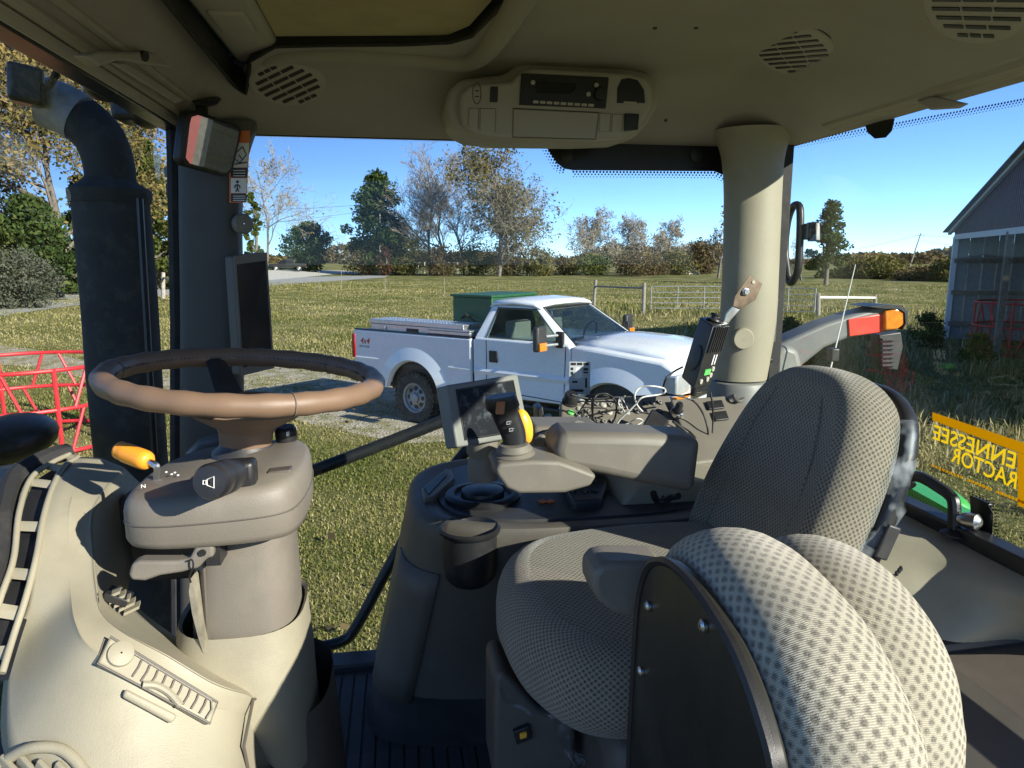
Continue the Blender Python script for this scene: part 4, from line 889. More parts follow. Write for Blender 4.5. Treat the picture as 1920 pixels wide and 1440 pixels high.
part(MB().span((-.45, 1.752, 2.845), (.83, 1.764, 2.875)), 'door_header', 'black', bevel=.002)
dg = part(MB().span((-.46, 1.756, FZ+.03), (.82, 1.761, 2.843)), 'door_window', 'glass')
fr = px_prism([(1000, 250), (1018, 262), (1030, 284), (1045, 306), (1058, 316), (1075, 319), (1340, 321), (1362, 330), (1362, 250)], Y=1.752, vec=(0, .003, 0)); part(fr, 'frit_band', 'frit', dg, smooth=0)
def dots(path, inward, Y=None, X=None, rows=3, step=6.2, r0=2.2):
    mb = MB(); nrm = V(0, -1, 0) if Y is not None else V(-1, 0, 0)
    for k in range(rows):
        for i in range(len(path)-1):
            (x0, y0), (x1, y1) = path[i], path[i+1]; L = math.hypot(x1-x0, y1-y0); n = max(1, int(L/step))
            for j in range(n):
                t_ = (j+(.5 if k % 2 else 0))/n; x = x0+(x1-x0)*t_+inward[0]*k*step*.75; y = y0+(y1-y0)*t_+inward[1]*k*step*.75
                q = P(x, y, X=X, Y=Y); rr = r0*(1-.24*k)*(q-CAM).dot(_fw)/FPX
                mb.lathe([(rr, 0), (rr*.98, .0004)], q, nrm, 6)
    return mb
d1 = dots([(1075, 322), (1340, 324), (1358, 332)], (0, 1), Y=1.7515); d2 = dots([(1019, 266), (1046, 311), (1062, 322)], (-.8, .6), Y=1.7515)
o = part(d1.add(d2.v, d2.f), 'frit_dot', 'frit', dg, smooth=0); o['kind'] = 'stuff'
for x in (1062, 1305): MB().lathe([(.016, 0), (.016, .004), (.006, .006)], P(x, 291, Y=1.751), (0, -1, 0), 20).build('hinge_disc', M['black'], dg)
# outside grab rails of the right door
part(MB().tube(cr([P(848, 782, Y=1.82), P(700, 840, Y=1.82), P(560, 893, Y=1.82), P(470, 925, Y=1.82)], 4), .0165, 12), 'door_rail', 'black', label='black tube rail across the right door window')
part(MB().tube(cr([P(880, 838, Y=1.83), P(800, 940, Y=1.83), P(735, 1052, Y=1.83), P(668, 1175, Y=1.83), P(640, 1203, Y=1.83), P(590, 1215, Y=1.83), P(530, 1228, Y=1.83)], 5), .0155, 12), 'door_rail', 'black', label='bent black tube rail low outside the right door')
# ---- front: windshield, blind, cowl
wr = []
for z in (1.86, 2.1, 2.4, 2.7, 2.868):
    wr.append([V(-.500-(.005+.30*(2.87-z))*(1-((y-.93)/.79)**2)-.03*(2.87-z), y, z) for y in np.linspace(.16, 1.70, 25)])
ws = part(MB().grid(wr), 'windshield', 'glass', smooth=80, label='curved windshield with pale reflections')
bc = thing_part('roller_blind', (-.49, 1.0, 2.86), T)
for i, (dx, dz, r) in enumerate(((0, 0, .011), (.018, -.002, .009), (.036, .003, .008))):
    MB().tube([V(-.436+dx, .3, hz(-.436+dx, 1.)-.001+dz), V(-.436+dx, 1.60, hz(-.436+dx, 1.)-.001+dz)], r, 8).build('blind_roll' if i == 0 else 'rail', M['blind'], bc)
part(MB().prism([P(x, y, X=-.40) for x, y in ((132, 104), (160, 96), (236, 96), (300, 96), (322, 90), (345, 108), (352, 124), (330, 130), (262, 122), (200, 112), (160, 124))], V(.018, 0, 0)), 'visor_bracket', 'liner2', bevel=.004)
part(MB().lathe([(.008, 0), (.008, .006)], P(267, 104, X=-.382), (1, -.3, -.3), 12), 'visor_screw', 'black')
part(MB().prism([P(x, y, X=-.395) for x, y in ((205, 118), (230, 118), (340, 188), (325, 193))], V(.006, 0, 0)), 'visor_rail', 'liner2', bevel=.002)
# ---- exhaust stack, outside mirror, dark rounded shape (beyond the windshield)
M['stack'] = pm('stack_black', (.045, .045, .041), .8, var=.2, dust=.6, dc=(.13, .125, .105), ds=16, spec=.25)
ex = thing_part('exhaust_stack', P(240, 900, Y=1.97), T); ex['label'] = 'black exhaust stack with curved tailpipe outside the windshield'
ec = [(850, 180, 312), (700, 165, 302), (560, 155, 294), (440, 143, 284), (372, 137, 278)]
path = []; rads = []
for y, a, b in ec: p = P((a+b)/2, y, Y=1.97); path.append(p); rads.append((P(b, y, Y=1.97)-P(a, y, Y=1.97)).length/2)
path = [path[0]+V(-.01, 0, -.5)]+path; rads = [rads[0]*1.1]+rads
MB().tube(path, rads, 28).build('heat_shield', M['stack'], ex, smooth=60)
cp = path[-1]; MB().lathe([(rads[-1]*1.03, -.012), (rads[-1]*1.08, 0), (rads[-1]*1.08, .02), (rads[-1]*.8, .035), (rads[-1]*.62, .05)], cp, U, 28).build('shield_cap', M['stack'], ex)
pp = [P(x, y, Y=1.97) for x, y in ((208, 352), (206, 318), (198, 285), (182, 252), (150, 222), (118, 204), (84, 192))]
MB().tube(cr(pp[:5], 4), .058, 24).build('tailpipe', M['stack'], ex, smooth=60)
MB().tube(cr(pp[4:], 4), .060, 24).build('tailpipe_end', pm('heat_grey_pipe', (.33, .31, .285), .6, .2, var=.2, vs=30, dust=.5, dc=(.2, .11, .07), ds=20), ex, smooth=60)
MB().tube([P(262, 372, Y=1.86), P(290, 850, Y=1.86)], .008, 6).build('shield_edge', M['black'], ex)
om = thing_part('outside_mirror', P(50, 160, Y=1.9), T)
MB().obox(P(50, 161, Y=1.9), (.034, .012, -.006), (-.012, .03, 0), (.004, 0, .042)).build('housing', M['frit'], om, bevel=.01)
MB().tube(cr([P(75, 165, Y=1.9), P(90, 162, Y=1.88), P(102, 145, Y=1.85), P(112, 118, Y=1.80), P(120, 105, Y=1.74)], 4), .008, 8).build('arm', M['black'], om)
part(MB().ell(P(22, 822, X=-.92), (.085, .15, .055)), 'dark_shape', 'black')  # solid stand-in for a dark rounded shape at the windshield
bk = px_prism([(304, 313), (346, 309), (346, 346), (322, 338), (306, 328)], Y=1.80, vec=(0, .05, 0)); part(bk, 'marker_bracket', 'grey', bevel=.006)
part(MB().obox(P(320, 358, Y=1.82), (.008, 0, 0), (0, .01, 0), (0, 0, .017)), 'bracket_plug', 'black', bevel=.003)
part(MB().tube(cr([P(345, 370, Y=1.82), P(336, 420, Y=1.82), P(331, 470, Y=1.82), P(327, 488, Y=1.82)], 4), .011, 8), 'mirror_arm', 'black')

# ---- rear: window, gasket, decal, shelf
XR = .985
rg = part(MB().span((XR, .25, 2.07), (XR+.005, 1.738, 2.868)), 'rear_window', 'glass', label='rear window with dotted black border and gold lettering')
part(MB().span((.945, 1.700, 2.06), (.978, 1.745, 2.87)), 'rear_gasket', 'rubber', bevel=.004)
part(MB().tube([P(1457, 262, X=.962), P(1452, 400, X=.962), P(1445, 620, X=.962), P(1438, 730, X=.962)], .009, 8), 'gas_strut', 'black')
part(MB().tube([P(1455, 560, X=.95), P(1449, 640, X=.95)], .006, 8), 'strut_rod', 'steel')
part(MB().ell(P(1444, 675, X=.948), (.007, .007, .007), 12, 8), 'ball_joint', 'black'); part(MB().obox(P(1432, 672, X=.945), (.004, .012, 0), (.003, -.001, 0), (0, 0, .004)), 'joint_bracket', 'steel', bevel=.001)
d1 = dots([(1478, 270), (1920, 186), (1990, 172)], (.1, 1), X=XR-.001, rows=3, step=6); d2 = dots([(1466, 275), (1462, 420), (1455, 560), (1450, 700)], (1, 0), X=XR-.001, rows=3, step=5.5)
d3 = dots([(1690, 922), (1760, 962), (1820, 998)], (.45, -.9), X=XR-.001, rows=6, step=6); d4 = dots([(1818, 925), (1850, 938), (1866, 962), (1866, 1000), (1885, 1030), (1935, 1058)], (.7, -.7), X=XR-.001, rows=4, step=6)
for q in (d2, d3, d4): d1.add(q.v, q.f)
o = part(d1, 'frit_dot', 'frit', rg, smooth=0); o['kind'] = 'stuff'
part(MB().prism([P(x, y, X=XR-.002) for x, y in ((1621, 232), (1677, 222), (1672, 245), (1660, 258), (1640, 260), (1626, 248))], V(.001, 0, 0)), 'frit_tab', 'frit', rg, smooth=0)
part(MB().prism([P(x, y, X=XR-.002) for x, y in ((1818, 928), (1850, 942), (1862, 964), (1860, 1000), (1870, 1022), (1822, 1000))], V(.001, 0, 0)), 'frit_tab', 'frit', rg, smooth=0)
# gold lettering, read from outside
def Q(x, y): return P(x, y, X=XR-.0012)
part(MB().prism([Q(1748, 773), Q(1748, 788), Q(1936, 858), Q(1936, 836)], V(.0006, 0, 0)), 'decal_bar', 'gtext', rg, smooth=0)
part(MB().prism([Q(1908, 848), Q(1926, 854), Q(1926, 955), Q(1908, 948)], V(.0006, 0, 0)), 'decal_stem', 'gtext', rg, smooth=0)
def decal_text(txt, a, b, h):
    pa, pb = Q(*a), Q(*b); m_ = text_mb(txt, pa, (0, 1, 0), (0, 0, 1), 1.0, depth=0, bold=.012); arr = np.array(m_.v); w = arr[:, 1].max()-pa.y
    ks = (pb.y-pa.y)/w; m_.v = [(XR-.0014, pa.y+(y-pa.y)*ks, pa.z+(pb.z-pa.z)*((y-pa.y)/w)+(z-pa.z)*h) for x, y, z in m_.v]; m_.build('decal_lettering', M['gtext'], rg, smooth=0)
decal_text('ENNESSEE', (1905, 880), (1749, 822), .027); decal_text('RACTOR', (1907, 918), (1783, 864), .027)
sb_ = MB()
for i in range(26):
    if i in (9, 17): continue
    x = 1748+i*6.8; sb_.obox(Q(x, 873+i*2.75), (.0004, 0, 0), (0, .0026, 0), (0, 0, .0022))
part(sb_, 'decal_line', 'gtext', rg, smooth=0)
part(MB().obox((.962, .88, 2.098), (.018, 0, 0), (0, .64, 0), (0, 0, .014)), 'rear_sill', 'black', bevel=.004)
# rear blind cassette in the roof
rbq = thing_part('roller_blind', (.9, 1.1, 2.85), T)
for x, z, r in ((.935, 2.862, .014), (.918, 2.872, .010), (.948, 2.853, .007)): MB().tube([V(x, .3, z-.004), V(x, 1.50, z)], r, 10).build('blind_roll' if r > .012 else 'rail', M['blind'], rbq)
MB().prism([P(x, y, X=.925) for x, y in ((1716, 190), (1748, 180), (1808, 194), (1790, 203), (1742, 206))], V(.012, 0, 0)).build('pull_tab', M['liner2'], rbq, bevel=.003)
# window latch handle
wl = thing_part('window_handle', P(1800, 1000, X=.95), T); wl['label'] = 'black loop handle on the rear window sill'
MB().tube(cr([P(1708, 912, X=.95), P(1703, 902, X=.95), P(1710, 893, X=.95), P(1730, 896, X=.95), P(1762, 915, X=.95), P(1780, 928, X=.95), P(1789, 945, X=.95), P(1789, 1000, X=.95)], 5), .0105, 10).build('grip', M['black'], wl)
MB().lathe([(.022, 0), (.022, .003), (.012, .008)], P(1788, 1002, X=.945), U, 20).build('base', M['black'], wl)
MB().lathe([(.009, 0), (.014, .012), (.014, .03), (.006, .036)], P(1798, 972, X=.95), (.4, -1, .1), 12).build('lock_knob', M['steel'], wl)
part(MB().obox(P(1838, 968, X=1.0), (.006, 0, 0), (0, .018, 0), (0, 0, .03)), 'window_latch', 'black', bevel=.003)
sh = [[P(1640, 950, Z=2.095), P(1700, 962, Z=2.088), P(1800, 1014, Z=2.088), P(1930, 1082, Z=2.085), P(2060, 1150, Z=2.085)],
      [P(1640, 1000, Z=2.085), P(1700, 1015, Z=2.083), P(1800, 1060, Z=2.075), P(1930, 1115, Z=2.070), P(2060, 1180, Z=2.07)],
      [P(1640, 1080, Z=2.05), P(1700, 1085, Z=2.05), P(1790, 1105, Z=2.045), P(1930, 1140, Z=2.05), P(2060, 1205, Z=2.05)],
      [P(1640, 1190, Z=1.97), P(1700, 1195, Z=1.975), P(1790, 1195, Z=1.985), P(1930, 1180, Z=2.00), P(2060, 1220, Z=2.0)],
      [P(1640, 1330, Z=1.93), P(1700, 1280, Z=1.93), P(1790, 1240, Z=1.94), P(1930, 1215, Z=1.95), P(2060, 1260, Z=1.95)]]
part(MB().grid(surf(sh, 6, 6), flip=True), 'rear_shelf', 'beige', smooth=60, solid=.006, label='moulded beige shelf below the rear window')
part(MB().prism([P(1700, 1232, Z=1.962), P(1960, 1196, Z=1.962), P(2300, 1460, Z=1.962), P(1700, 1640, Z=1.962)], V(0, 0, -.03)), 'side_shelf', 'taupe2', bevel=.004, label='flat dark storage panel at the lower right')
part(MB().tube([P(1690, 1226, Z=1.968), P(1760, 1214, Z=1.968), P(1960, 1190, Z=1.968)], .012, 8), 'shelf_lip', 'charcoal')
part(MB().prism([P(1748, 1375, Z=1.90), P(1800, 1450, Z=1.90), P(1740, 1470, Z=1.90)], V(0, 0, -.06)), 'shelf_bracket', 'charcoal', bevel=.004)
# ---- rear fender, lamps and grab handle seen through the rear window
rf = thing_part('rear_fender', P(1740, 910, X=1.25), T); rf['label'] = 'bright green rear fender below the rear window'
frw = []
for x, dz in ((1.04, -.04), (1.09, -.01), (1.14, .0), (1.19, .0), (1.22, -.03)): frw.append([P(1640, 850, X=1.2)+V(x-1.2, .25, dz+.05), P(1690, 862, X=1.2)+V(x-1.2, 0, dz), P(1760, 898, X=1.2)+V(x-1.2, 0, dz), P(1815, 930, X=1.2)+V(x-1.2, 0, dz-.005), P(1828, 960, X=1.2)+V(x-1.2, 0, dz-.02), P(1828, 1010, X=1.2)+V(x-1.2, 0, dz-.04)])
MB().grid(surf(frw, 3, 4)).build('panel', M['jgreen'], rf, smooth=60, solid=.01)
MB().prism([P(1680, 900, X=1.04), P(1815, 975, X=1.04), P(1815, 1060, X=1.04), P(1680, 1010, X=1.04)], V(.04, 0, 0)).build('side', M['jgreen'], rf)
la = thing_part('fender_lamp_arm', P(1560, 640, Y=2.15), T); la['label'] = 'grey fender arm with red reflector and amber lamp outside the rear window'
FY = 2.12
top = [(1452, 650), (1500, 628), (1550, 606), (1600, 590), (1650, 577), (1688, 574)]; bot = [(1700, 582), (1700, 608), (1686, 620), (1660, 624), (1592, 634), (1548, 652), (1500, 690), (1452, 745)]
px_prism(top+bot, Y=FY, vec=(0, .10, 0)).build('arm', pm('grey_fender_plastic', (.15, .155, .155), .45, var=.08, dust=.3, dc=(.25, .24, .22)), la, bevel=.012)
px_prism([(1591, 599), (1656, 588), (1658, 622), (1593, 631)], Y=FY-.006, vec=(0, .006, 0)).build('red_reflector', M['redref'], la, bevel=.003)
px_prism([(1660, 584), (1684, 578), (1697, 586), (1697, 608), (1684, 617), (1660, 620)], Y=FY-.02, vec=(0, .02, 0)).build('amber_lamp', M['amber'], la, bevel=.006)
px_prism([(1630, 575), (1660, 571), (1692, 573), (1702, 584), (1702, 606), (1692, 618), (1698, 606), (1697, 586), (1686, 579), (1660, 579)], Y=FY-.025, vec=(0, .12, 0)).build('lamp_hood', M['black'], la, smooth=0)
wlp = thing_part('work_lamp', P(1668, 660, Y=2.2), T)
px_prism([(1648, 628), (1690, 622), (1694, 650), (1684, 695), (1652, 690)], Y=2.2, vec=(0, .05, 0)).build('body', M['charcoal'], wlp, bevel=.005)
for i in range(7): MB().obox(P(1666, 636+i*8, Y=2.195), (.028, 0, 0), (0, .008, 0), (0, 0, .0035)).build('fin', M['charcoal'], wlp, smooth=0)
px_prism([(1452, 660), (1475, 645), (1500, 655), (1508, 690), (1500, 720), (1452, 735)], Y=2.0, vec=(0, .05, 0)).build('fender_boss', M['grey'], T, bevel=.02)
gh = thing_part('grab_handle', P(1490, 450, X=1.02), T); gh['label'] = 'black tube grab handle outside the rear window'
MB().tube(cr([P(1478, 520, X=1.02), P(1472, 470, X=1.02), P(1476, 420, X=1.02), P(1484, 393, X=1.02), P(1492, 384, X=1.02), P(1500, 392, X=1.02), P(1500, 440, X=1.02), P(1497, 500, X=1.02), P(1490, 522, X=1.02), P(1482, 530, X=1.02), P(1476, 516, X=1.02)], 4), .0095, 12).build('tube', M['black'], gh)
px_prism([(1497, 422), (1512, 418), (1512, 448), (1498, 450)], X=1.02, vec=(.02, .0, 0)).build('clamp', M['black'], gh, bevel=.003)
px_prism([(1512, 417), (1528, 416), (1529, 452), (1513, 453)], X=1.03, vec=(.015, 0, 0)).build('clamp', M['black'], gh, bevel=.003)
part(MB().obox(P(1562, 665, X=1.15), (.012, 0, 0), (0, .012, 0), (0, 0, .018)), 'camera_pod', 'black', bevel=.004)
part(MB().tube([P(1557, 692, Y=1.9), P(1604, 496, Y=1.9)], [.0022, .0012], 6), 'antenna', 'wtext'); 

# ---- front console (beige) below the windshield
D = [  # inner pocket, ridge inner, ridge outer, middle, outer: pixel and depth
 [(262, 905, 1.20), (232, 876, 1.14), (190, 859, 1.14), (165, 857, 1.13), (146, 857, 1.13)],
 [(262, 935, 1.13), (205, 908, 1.03), (150, 900, 1.03), (125, 902, 1.02), (103, 903, 1.02)],
 [(240, 995, 1.07), (172, 962, .96), (130, 956, .955), (104, 960, .95), (83, 963, .95)],
 [(250, 1055, 1.03), (174, 1045, .90), (130, 1050, .89), (95, 1050, .885), (68, 1045, .885)],
 [(240, 1105, 1.00), (180, 1108, .855), (133, 1114, .845), (90, 1128, .84), (50, 1136, .84)],
 [(250, 1130, .97), (190, 1150, .825), (140, 1166, .81), (62, 1205, .80), (12, 1240, .79)],
 [(290, 1165, .95), (232, 1187, .80), (168, 1214, .785), (96, 1290, .74), (10, 1420, .70)],
 [(350, 1205, .94), (312, 1230, .79), (244, 1262, .775), (192, 1350, .71), (130, 1480, .66)],
 [(430, 1240, .94), (400, 1282, .795), (352, 1318, .78), (322, 1400, .71), (280, 1520, .65)],
 [(490, 1262, .95), (462, 1302, .82), (440, 1334, .805), (430, 1400, .74), (420, 1520, .67)],
 [(512, 1275, .97), (492, 1312, .86), (480, 1345, .855), (474, 1410, .81), (470, 1530, .75)],
 [(545, 1270, 1.02), (545, 1300, .98), (545, 1345, .97), (545, 1410, .95), (545, 1530, .92)],
 [(556, 1262, 1.16), (562, 1290, 1.14), (566, 1345, 1.13), (570, 1410, 1.12), (572, 1530, 1.10)]]
def crisp(k, r):
    if 5 <= k <= 9: r = [r[0], r[1], (r[2][0], r[2][1], r[2][2]-.012), (r[3][0], r[3][1], r[3][2]+.022), (r[4][0], r[4][1], r[4][2]+.035)]
    p = [P(x, y, Y=d) for x, y, d in r]
    return [p[0], p[0].lerp(p[1], .9), p[1], p[1].lerp(p[2], .1), p[1].lerp(p[2], .9), p[2], p[2].lerp(p[3], .1), p[3], p[4]]
rows = [crisp(k, r) for k, r in enumerate(D)]
dash = part(MB().grid(surf(rows, 3, 6), flip=False), 'front_console', 'beige', smooth=70, solid=.004, label='big moulded beige console below the steering column')
# vent strip along the windshield: dark channel, two rails and cross bars
VA = [(130, 852, 1.14), (96, 868, 1.09), (58, 897, 1.03), (36, 960, .955), (26, 1045, .89), (4, 1112, .845), (-22, 1190, .81), (-50, 1270, .78)]
VB = [(146, 857, 1.13), (122, 873, 1.08), (103, 903, 1.02), (83, 963, .95), (68, 1045, .885), (48, 1122, .842), (26, 1190, .81), (4, 1262, .775)]
va = [P(x, y, Y=d) for x, y, d in VA]; vb = [P(x, y, Y=d) for x, y, d in VB]
dvs = thing_part('defrost_vent', va[3], T); dvs['label'] = 'beige defroster strip with dark slots beside the windshield'
MB().grid([cr([p+V(-.002, .006, -.012) for p in va], 5), cr([p+V(.002, .006, -.012) for p in vb], 5)]).build('channel', M['black'], dvs, smooth=60)
for q in (va, vb): MB().tube(cr(q, 6), .0038, 8).build('rail', M['beige'], dvs, smooth=60)
sa, sb2 = cr(va, 10), cr(vb, 10)
for k in (2, 12, 21, 33, 44, 54, 64): MB().obox((sa[k]+sb2[k])/2+V(0, .002, -.002), (sb2[k]-sa[k])/2, (sa[k+1]-sa[k]).normalized()*.004, V(0, .003, .003)).build('cross_bar', M['beige'], dvs, bevel=.001)
wsl = [P(x, y, Y=d) for x, y, d in [(126, 848, 1.16), (84, 860, 1.12), (30, 895, 1.05), (8, 960, .97), (0, 1045, .90), (-24, 1112, .85), (-60, 1190, .82)]]
part(MB().tube(cr(wsl, 5), .014, 8), 'windshield_seal', 'rubber')
part(MB().grid([cr([p+V(-.02, .02, -.012) for p in wsl], 4), cr([p+V(-.35, .25, -.10) for p in wsl], 4)]), 'cowl_panel', 'charcoal', smooth=60)
# storage flap on the console side
flo, fn = P(290, 1300, Y=.74), None
def con(x, y):                            # point on the console side, by nearest control bilinear
    best = None
    sm2 = CONS
    r = ray(x, y)
    for p in sm2:
        d = p-CAM; t_ = d.dot(r)/r.dot(r); e2 = (d-r*t_).length
        if best is None or e2 < best[0]: best = (e2, t_)
    return CAM+r*best[1]
CONS = [p for r in surf(rows, 4, 6) for p in r]
fp = [con(x, y) for x, y in ((202, 1200), (178, 1250), (388, 1362), (402, 1322))]
fnorm = (fp[1]-fp[0]).cross(fp[3]-fp[0]).normalized(); fnorm = fnorm if fnorm.dot(CAM-fp[0]) > 0 else -fnorm
fl_ = thing_part('storage_flap', fp[0], T); fl_['label'] = 'ribbed storage flap set into the beige console'
cen = sum(fp, V(0, 0, 0))/4
fofs = max([(con(202+(388-202)*u+(0 if v_ < .5 else 0), 1205+u*120+v_*42)-fp[0]).dot(fnorm) for u in (.1, .3, .5, .7, .9) for v_ in (.2, .5, .8)]+[0])
fp = [p+fnorm*fofs for p in fp]
MB().prism([p+fnorm*.003 for p in fp], -fnorm*(.012+fofs)).build('panel', M['beige'], fl_, bevel=.003)
MB().tube([p+fnorm*.003 for p in fp], .0012, 6, closed=True).build('gap', M['taupe2'], fl_)
def fq(u, v): return (fp[0].lerp(fp[3], u)).lerp(fp[1].lerp(fp[2], u), v)+fnorm*.005
for i in range(9): MB().tube([fq(.30+i*.075, .16), fq(.30+i*.075, .45), fq(.285+i*.075, .85)], .0011, 5).build('rib', M['taupe'], fl_)
MB().tube([fq(.16, .10), fq(.94, .10), fq(.97, .45), fq(.95, .92)], .0013, 5).build('rib_frame', M['taupe'], fl_)
MB().lathe([(.014, -.002), (.013, .002), (.008, .0035), (.001, .004)], fq(.13, .35), fnorm, 24, caps=False).build('dimple', M['beige'], fl_)
MB().tube(cr([fq(.38, .93), fq(.48, .72), fq(.60, .72), fq(.72, .94)], 4), .004, 8).build('finger_grip', M['beige'], fl_)
MB().prism([con(x, y)+fnorm*.004 for x, y in ((232, 1294), (226, 1310), (318, 1360), (330, 1344))], fnorm*.006).build('latch_tab', M['beige'], fl_, bevel=.003)
part(MB().lathe([(.011, -.004), (.010, .006), (.006, .006), (.006, -.001)], con(414, 1262), (.3, -.5, .8), 20), 'screw_boss', 'beige'); part(MB().lathe([(.0055, 0), (.0045, .006)], con(414, 1262)+V(.3, -.5, .8)*.002, (.3, -.5, .8), 6), 'console_screw', 'steel')
lv_ = thing_part('floor_vent', con(80, 1425), T)
fa_ = [con(x, y) for x, y in ((10, 1425), (60, 1400), (120, 1402), (160, 1440), (170, 1475), (-20, 1475))]; n2 = (fa_[1]-fa_[0]).cross(fa_[3]-fa_[0]).normalized(); n2 = n2 if n2.dot(CAM-fa_[0]) > 0 else -n2
MB().tube([p+n2*.003 for p in cr(fa_+[fa_[0]], 4)[:-1]], .006, 8, closed=True).build('frame', M['beige'], lv_, smooth=60)
for i in range(4):
    a_, b_ = con(8+i*34, 1418-6*(i == 1)+4*i), con(70+i*30, 1480)
    MB().obox((a_+b_)/2+n2*.005, (b_-a_)/2, (b_-a_).normalized().cross(n2)*.007, n2*.003).build('louvre', M['beige'], lv_, bevel=.002)
# dark gap column between console and pedestal
pg = [con(x, y) for x, y in ((470, 1312), (452, 1400), (462, 1450), (512, 1440), (536, 1340), (522, 1300))]
n3 = (pg[1]-pg[0]).cross(pg[3]-pg[0]).normalized(); n3 = n3 if n3.dot(CAM-pg[0]) > 0 else -n3
part(MB().tube([p+n3*.003 for p in pg], .002, 6, closed=True), 'pedestal_panel', 'taupe2')

# ---- steering column: pod, shaft housing, collar
sc = thing_part('steering_column', (-.21, .95, 2.2), T); sc['label'] = 'taupe steering column pod above its beige collar'
def rrect_rows(secs, n=32, pw=.45):
    rows = []
    for z, cx, cy, rx, ry in secs: rows.append([V(cx+rx*sgn(math.cos(q))*abs(math.cos(q))**pw, cy+ry*sgn(math.sin(q))*abs(math.sin(q))**pw, z) for q in [2*math.pi*i/n for i in range(n)]])
    return rows
def pod_rows():
    rows = []
    # outline on plan (X,Y), lower to upper
    plan = [(-.325, .87), (-.315, .83), (-.275, .812), (-.20, .812), (-.150, .822), (-.128, .85), (-.122, .93), (-.130, 1.01), (-.155, 1.05), (-.22, 1.06), (-.29, 1.05), (-.322, .97)]
    pl = cr([V(x, y, 0) for x, y in plan]+[V(*plan[0], 0)], 4)[:-1]; c = V(-.21, .94, 0)
    for z, k, tilt in ((2.240, .70, .05), (2.241, .90, .05), (2.244, .97, .05), (2.252, 1.0, .1), (2.284, 1.0, .25), (2.293, .985, .4), (2.299, .955, .5), (2.302, .90, .6), (2.303, .5, .6), (2.304, .05, .6)):
        rows.append([V(c.x+(p.x-c.x)*k, c.y+(p.y-c.y)*k, z+tilt*.11*(p.x+.30)*(1 if p.x > -.30 else 0)) for p in pl])
    return rows
pod = MB().grid(pod_rows(), closeu=True).build('pod', M['taupe'], sc, smooth=55)
pl_ = pod_rows()[4]; MB().tube([V(p.x, p.y, p.z-.012)+(V(p.x, p.y, 0)-V(-.21, .94, 0)).normalized()*.0002 for p in pl_], .0012, 5, closed=True).build('pod_seam', M['taupe2'], sc)
MB().grid([[c[j] for c in [cr([r[i] for r in rrect_rows([(2.235, -.205, .93, .058, .07), (2.19, -.205, .93, .060, .072), (2.12, -.208, .93, .064, .074), (2.06, -.210, .93, .066, .076)], 32, .6)], 2) for i in range(32)]] for j in range(7)], closeu=True, flip=True).build('housing', M['taupe'], sc, smooth=60)
MB().tube([V(-.243, .862, 2.235), V(-.246, .862, 2.10)], .0022, 6).build('housing_groove', M['taupe2'], sc)
MB().grid(rrect_rows([(2.108, -.214, .935, .074, .086), (2.112, -.214, .935, .078, .09), (2.08, -.217, .935, .082, .094), (2.035, -.224, .935, .092, .105), (1.99, -.226, .94, .094, .11), (1.95, -.222, .95, .090, .11), (1.90, -.215, .96, .085, .11)], 36, .7), closeu=True, flip=True).build('collar', M['beige'], sc, smooth=60)
MB().grid(rrect_rows([(1.97, -.205, .985, .092, .115), (1.8, -.195, 1.0, .092, .12), (1.54, -.19, 1.01, .098, .13)], 36, .7), closeu=True, flip=True).build('pedestal', M['taupe2'], sc, smooth=60)
# instrument cowl behind the pod
MB().grid([[P(x, y, Y=d) for x, y, d in r] for r in ([(352, 856, 1.08), (375, 830, 1.12), (420, 815, 1.14), (480, 815, 1.14)], [(352, 862, 1.06), (378, 848, 1.07), (420, 838, 1.08), (480, 836, 1.08)])]).build('cowl', M['taupe2'], sc, smooth=60, solid=.006)
# steering wheel
wc = P(463, 708, Y=1.0); wn_ = Euler((R(1.2), R(4.5), 0)).to_matrix()@U; wu = V(1, 0, 0)-wn_*wn_.x; wu.normalize(); wv = wn_.cross(wu)
sw = thing_part('steering_wheel', wc, T); sw['label'] = 'brown leather steering wheel with sunlit near rim'
RW = .1715; N = 96
MB().tube([wc+(wu*math.cos(a)+wv*math.sin(a))*RW for a in [2*math.pi*i/N for i in range(N)]], [.0142+.0007*math.sin(i*2*math.pi*24/N) for i in range(N)], 16, closed=True).build('rim', M['leather'], sw, smooth=80)
st = MB()
for i in range(150):
    a = 2*math.pi*i/150; rd = wu*math.cos(a)+wv*math.sin(a); tg = wn_.cross(rd); st.obox(wc+rd*(RW-.0138)+wn_*.002, tg*.002+wn_*.0012, rd*.0006, wn_*.0006-tg*.0003)
st.build('stitching', M['charcoal'], sw, smooth=0)['kind'] = 'stuff'
for ang in (R(118), R(2), R(242)):
    rd = wu*math.cos(ang)+wv*math.sin(ang); tg = wn_.cross(rd)
    pts = [wc+rd*.035-wn_*.048, wc+rd*.085-wn_*.036, wc+rd*.13-wn_*.014, wc+rd*(RW-.006)-wn_*.001]
    m_ = MB(); m_.grid([[p-tg*w, p+wn_*.004-tg*w*.5, p+wn_*.004+tg*w*.5, p+tg*w, p-wn_*.005+tg*w*.5, p-wn_*.005-tg*w*.5] for p, w in zip(cr(pts, 4), np.linspace(.022, .013, 13))], closeu=True, caps=True); m_.build('spoke', M['charcoal'], sw, smooth=50)
for ang in (R(-62), R(55), R(178)):
    rd = wu*math.cos(ang)+wv*math.sin(ang); tg = wn_.cross(rd); MB().tube([wc+rd*RW+(rd*math.cos(q)+wn_*math.sin(q))*.0146 for q in [2*math.pi*i/20 for i in range(20)]], .0007, 5, closed=True).build('rim_seam', M['taupe'], sw)
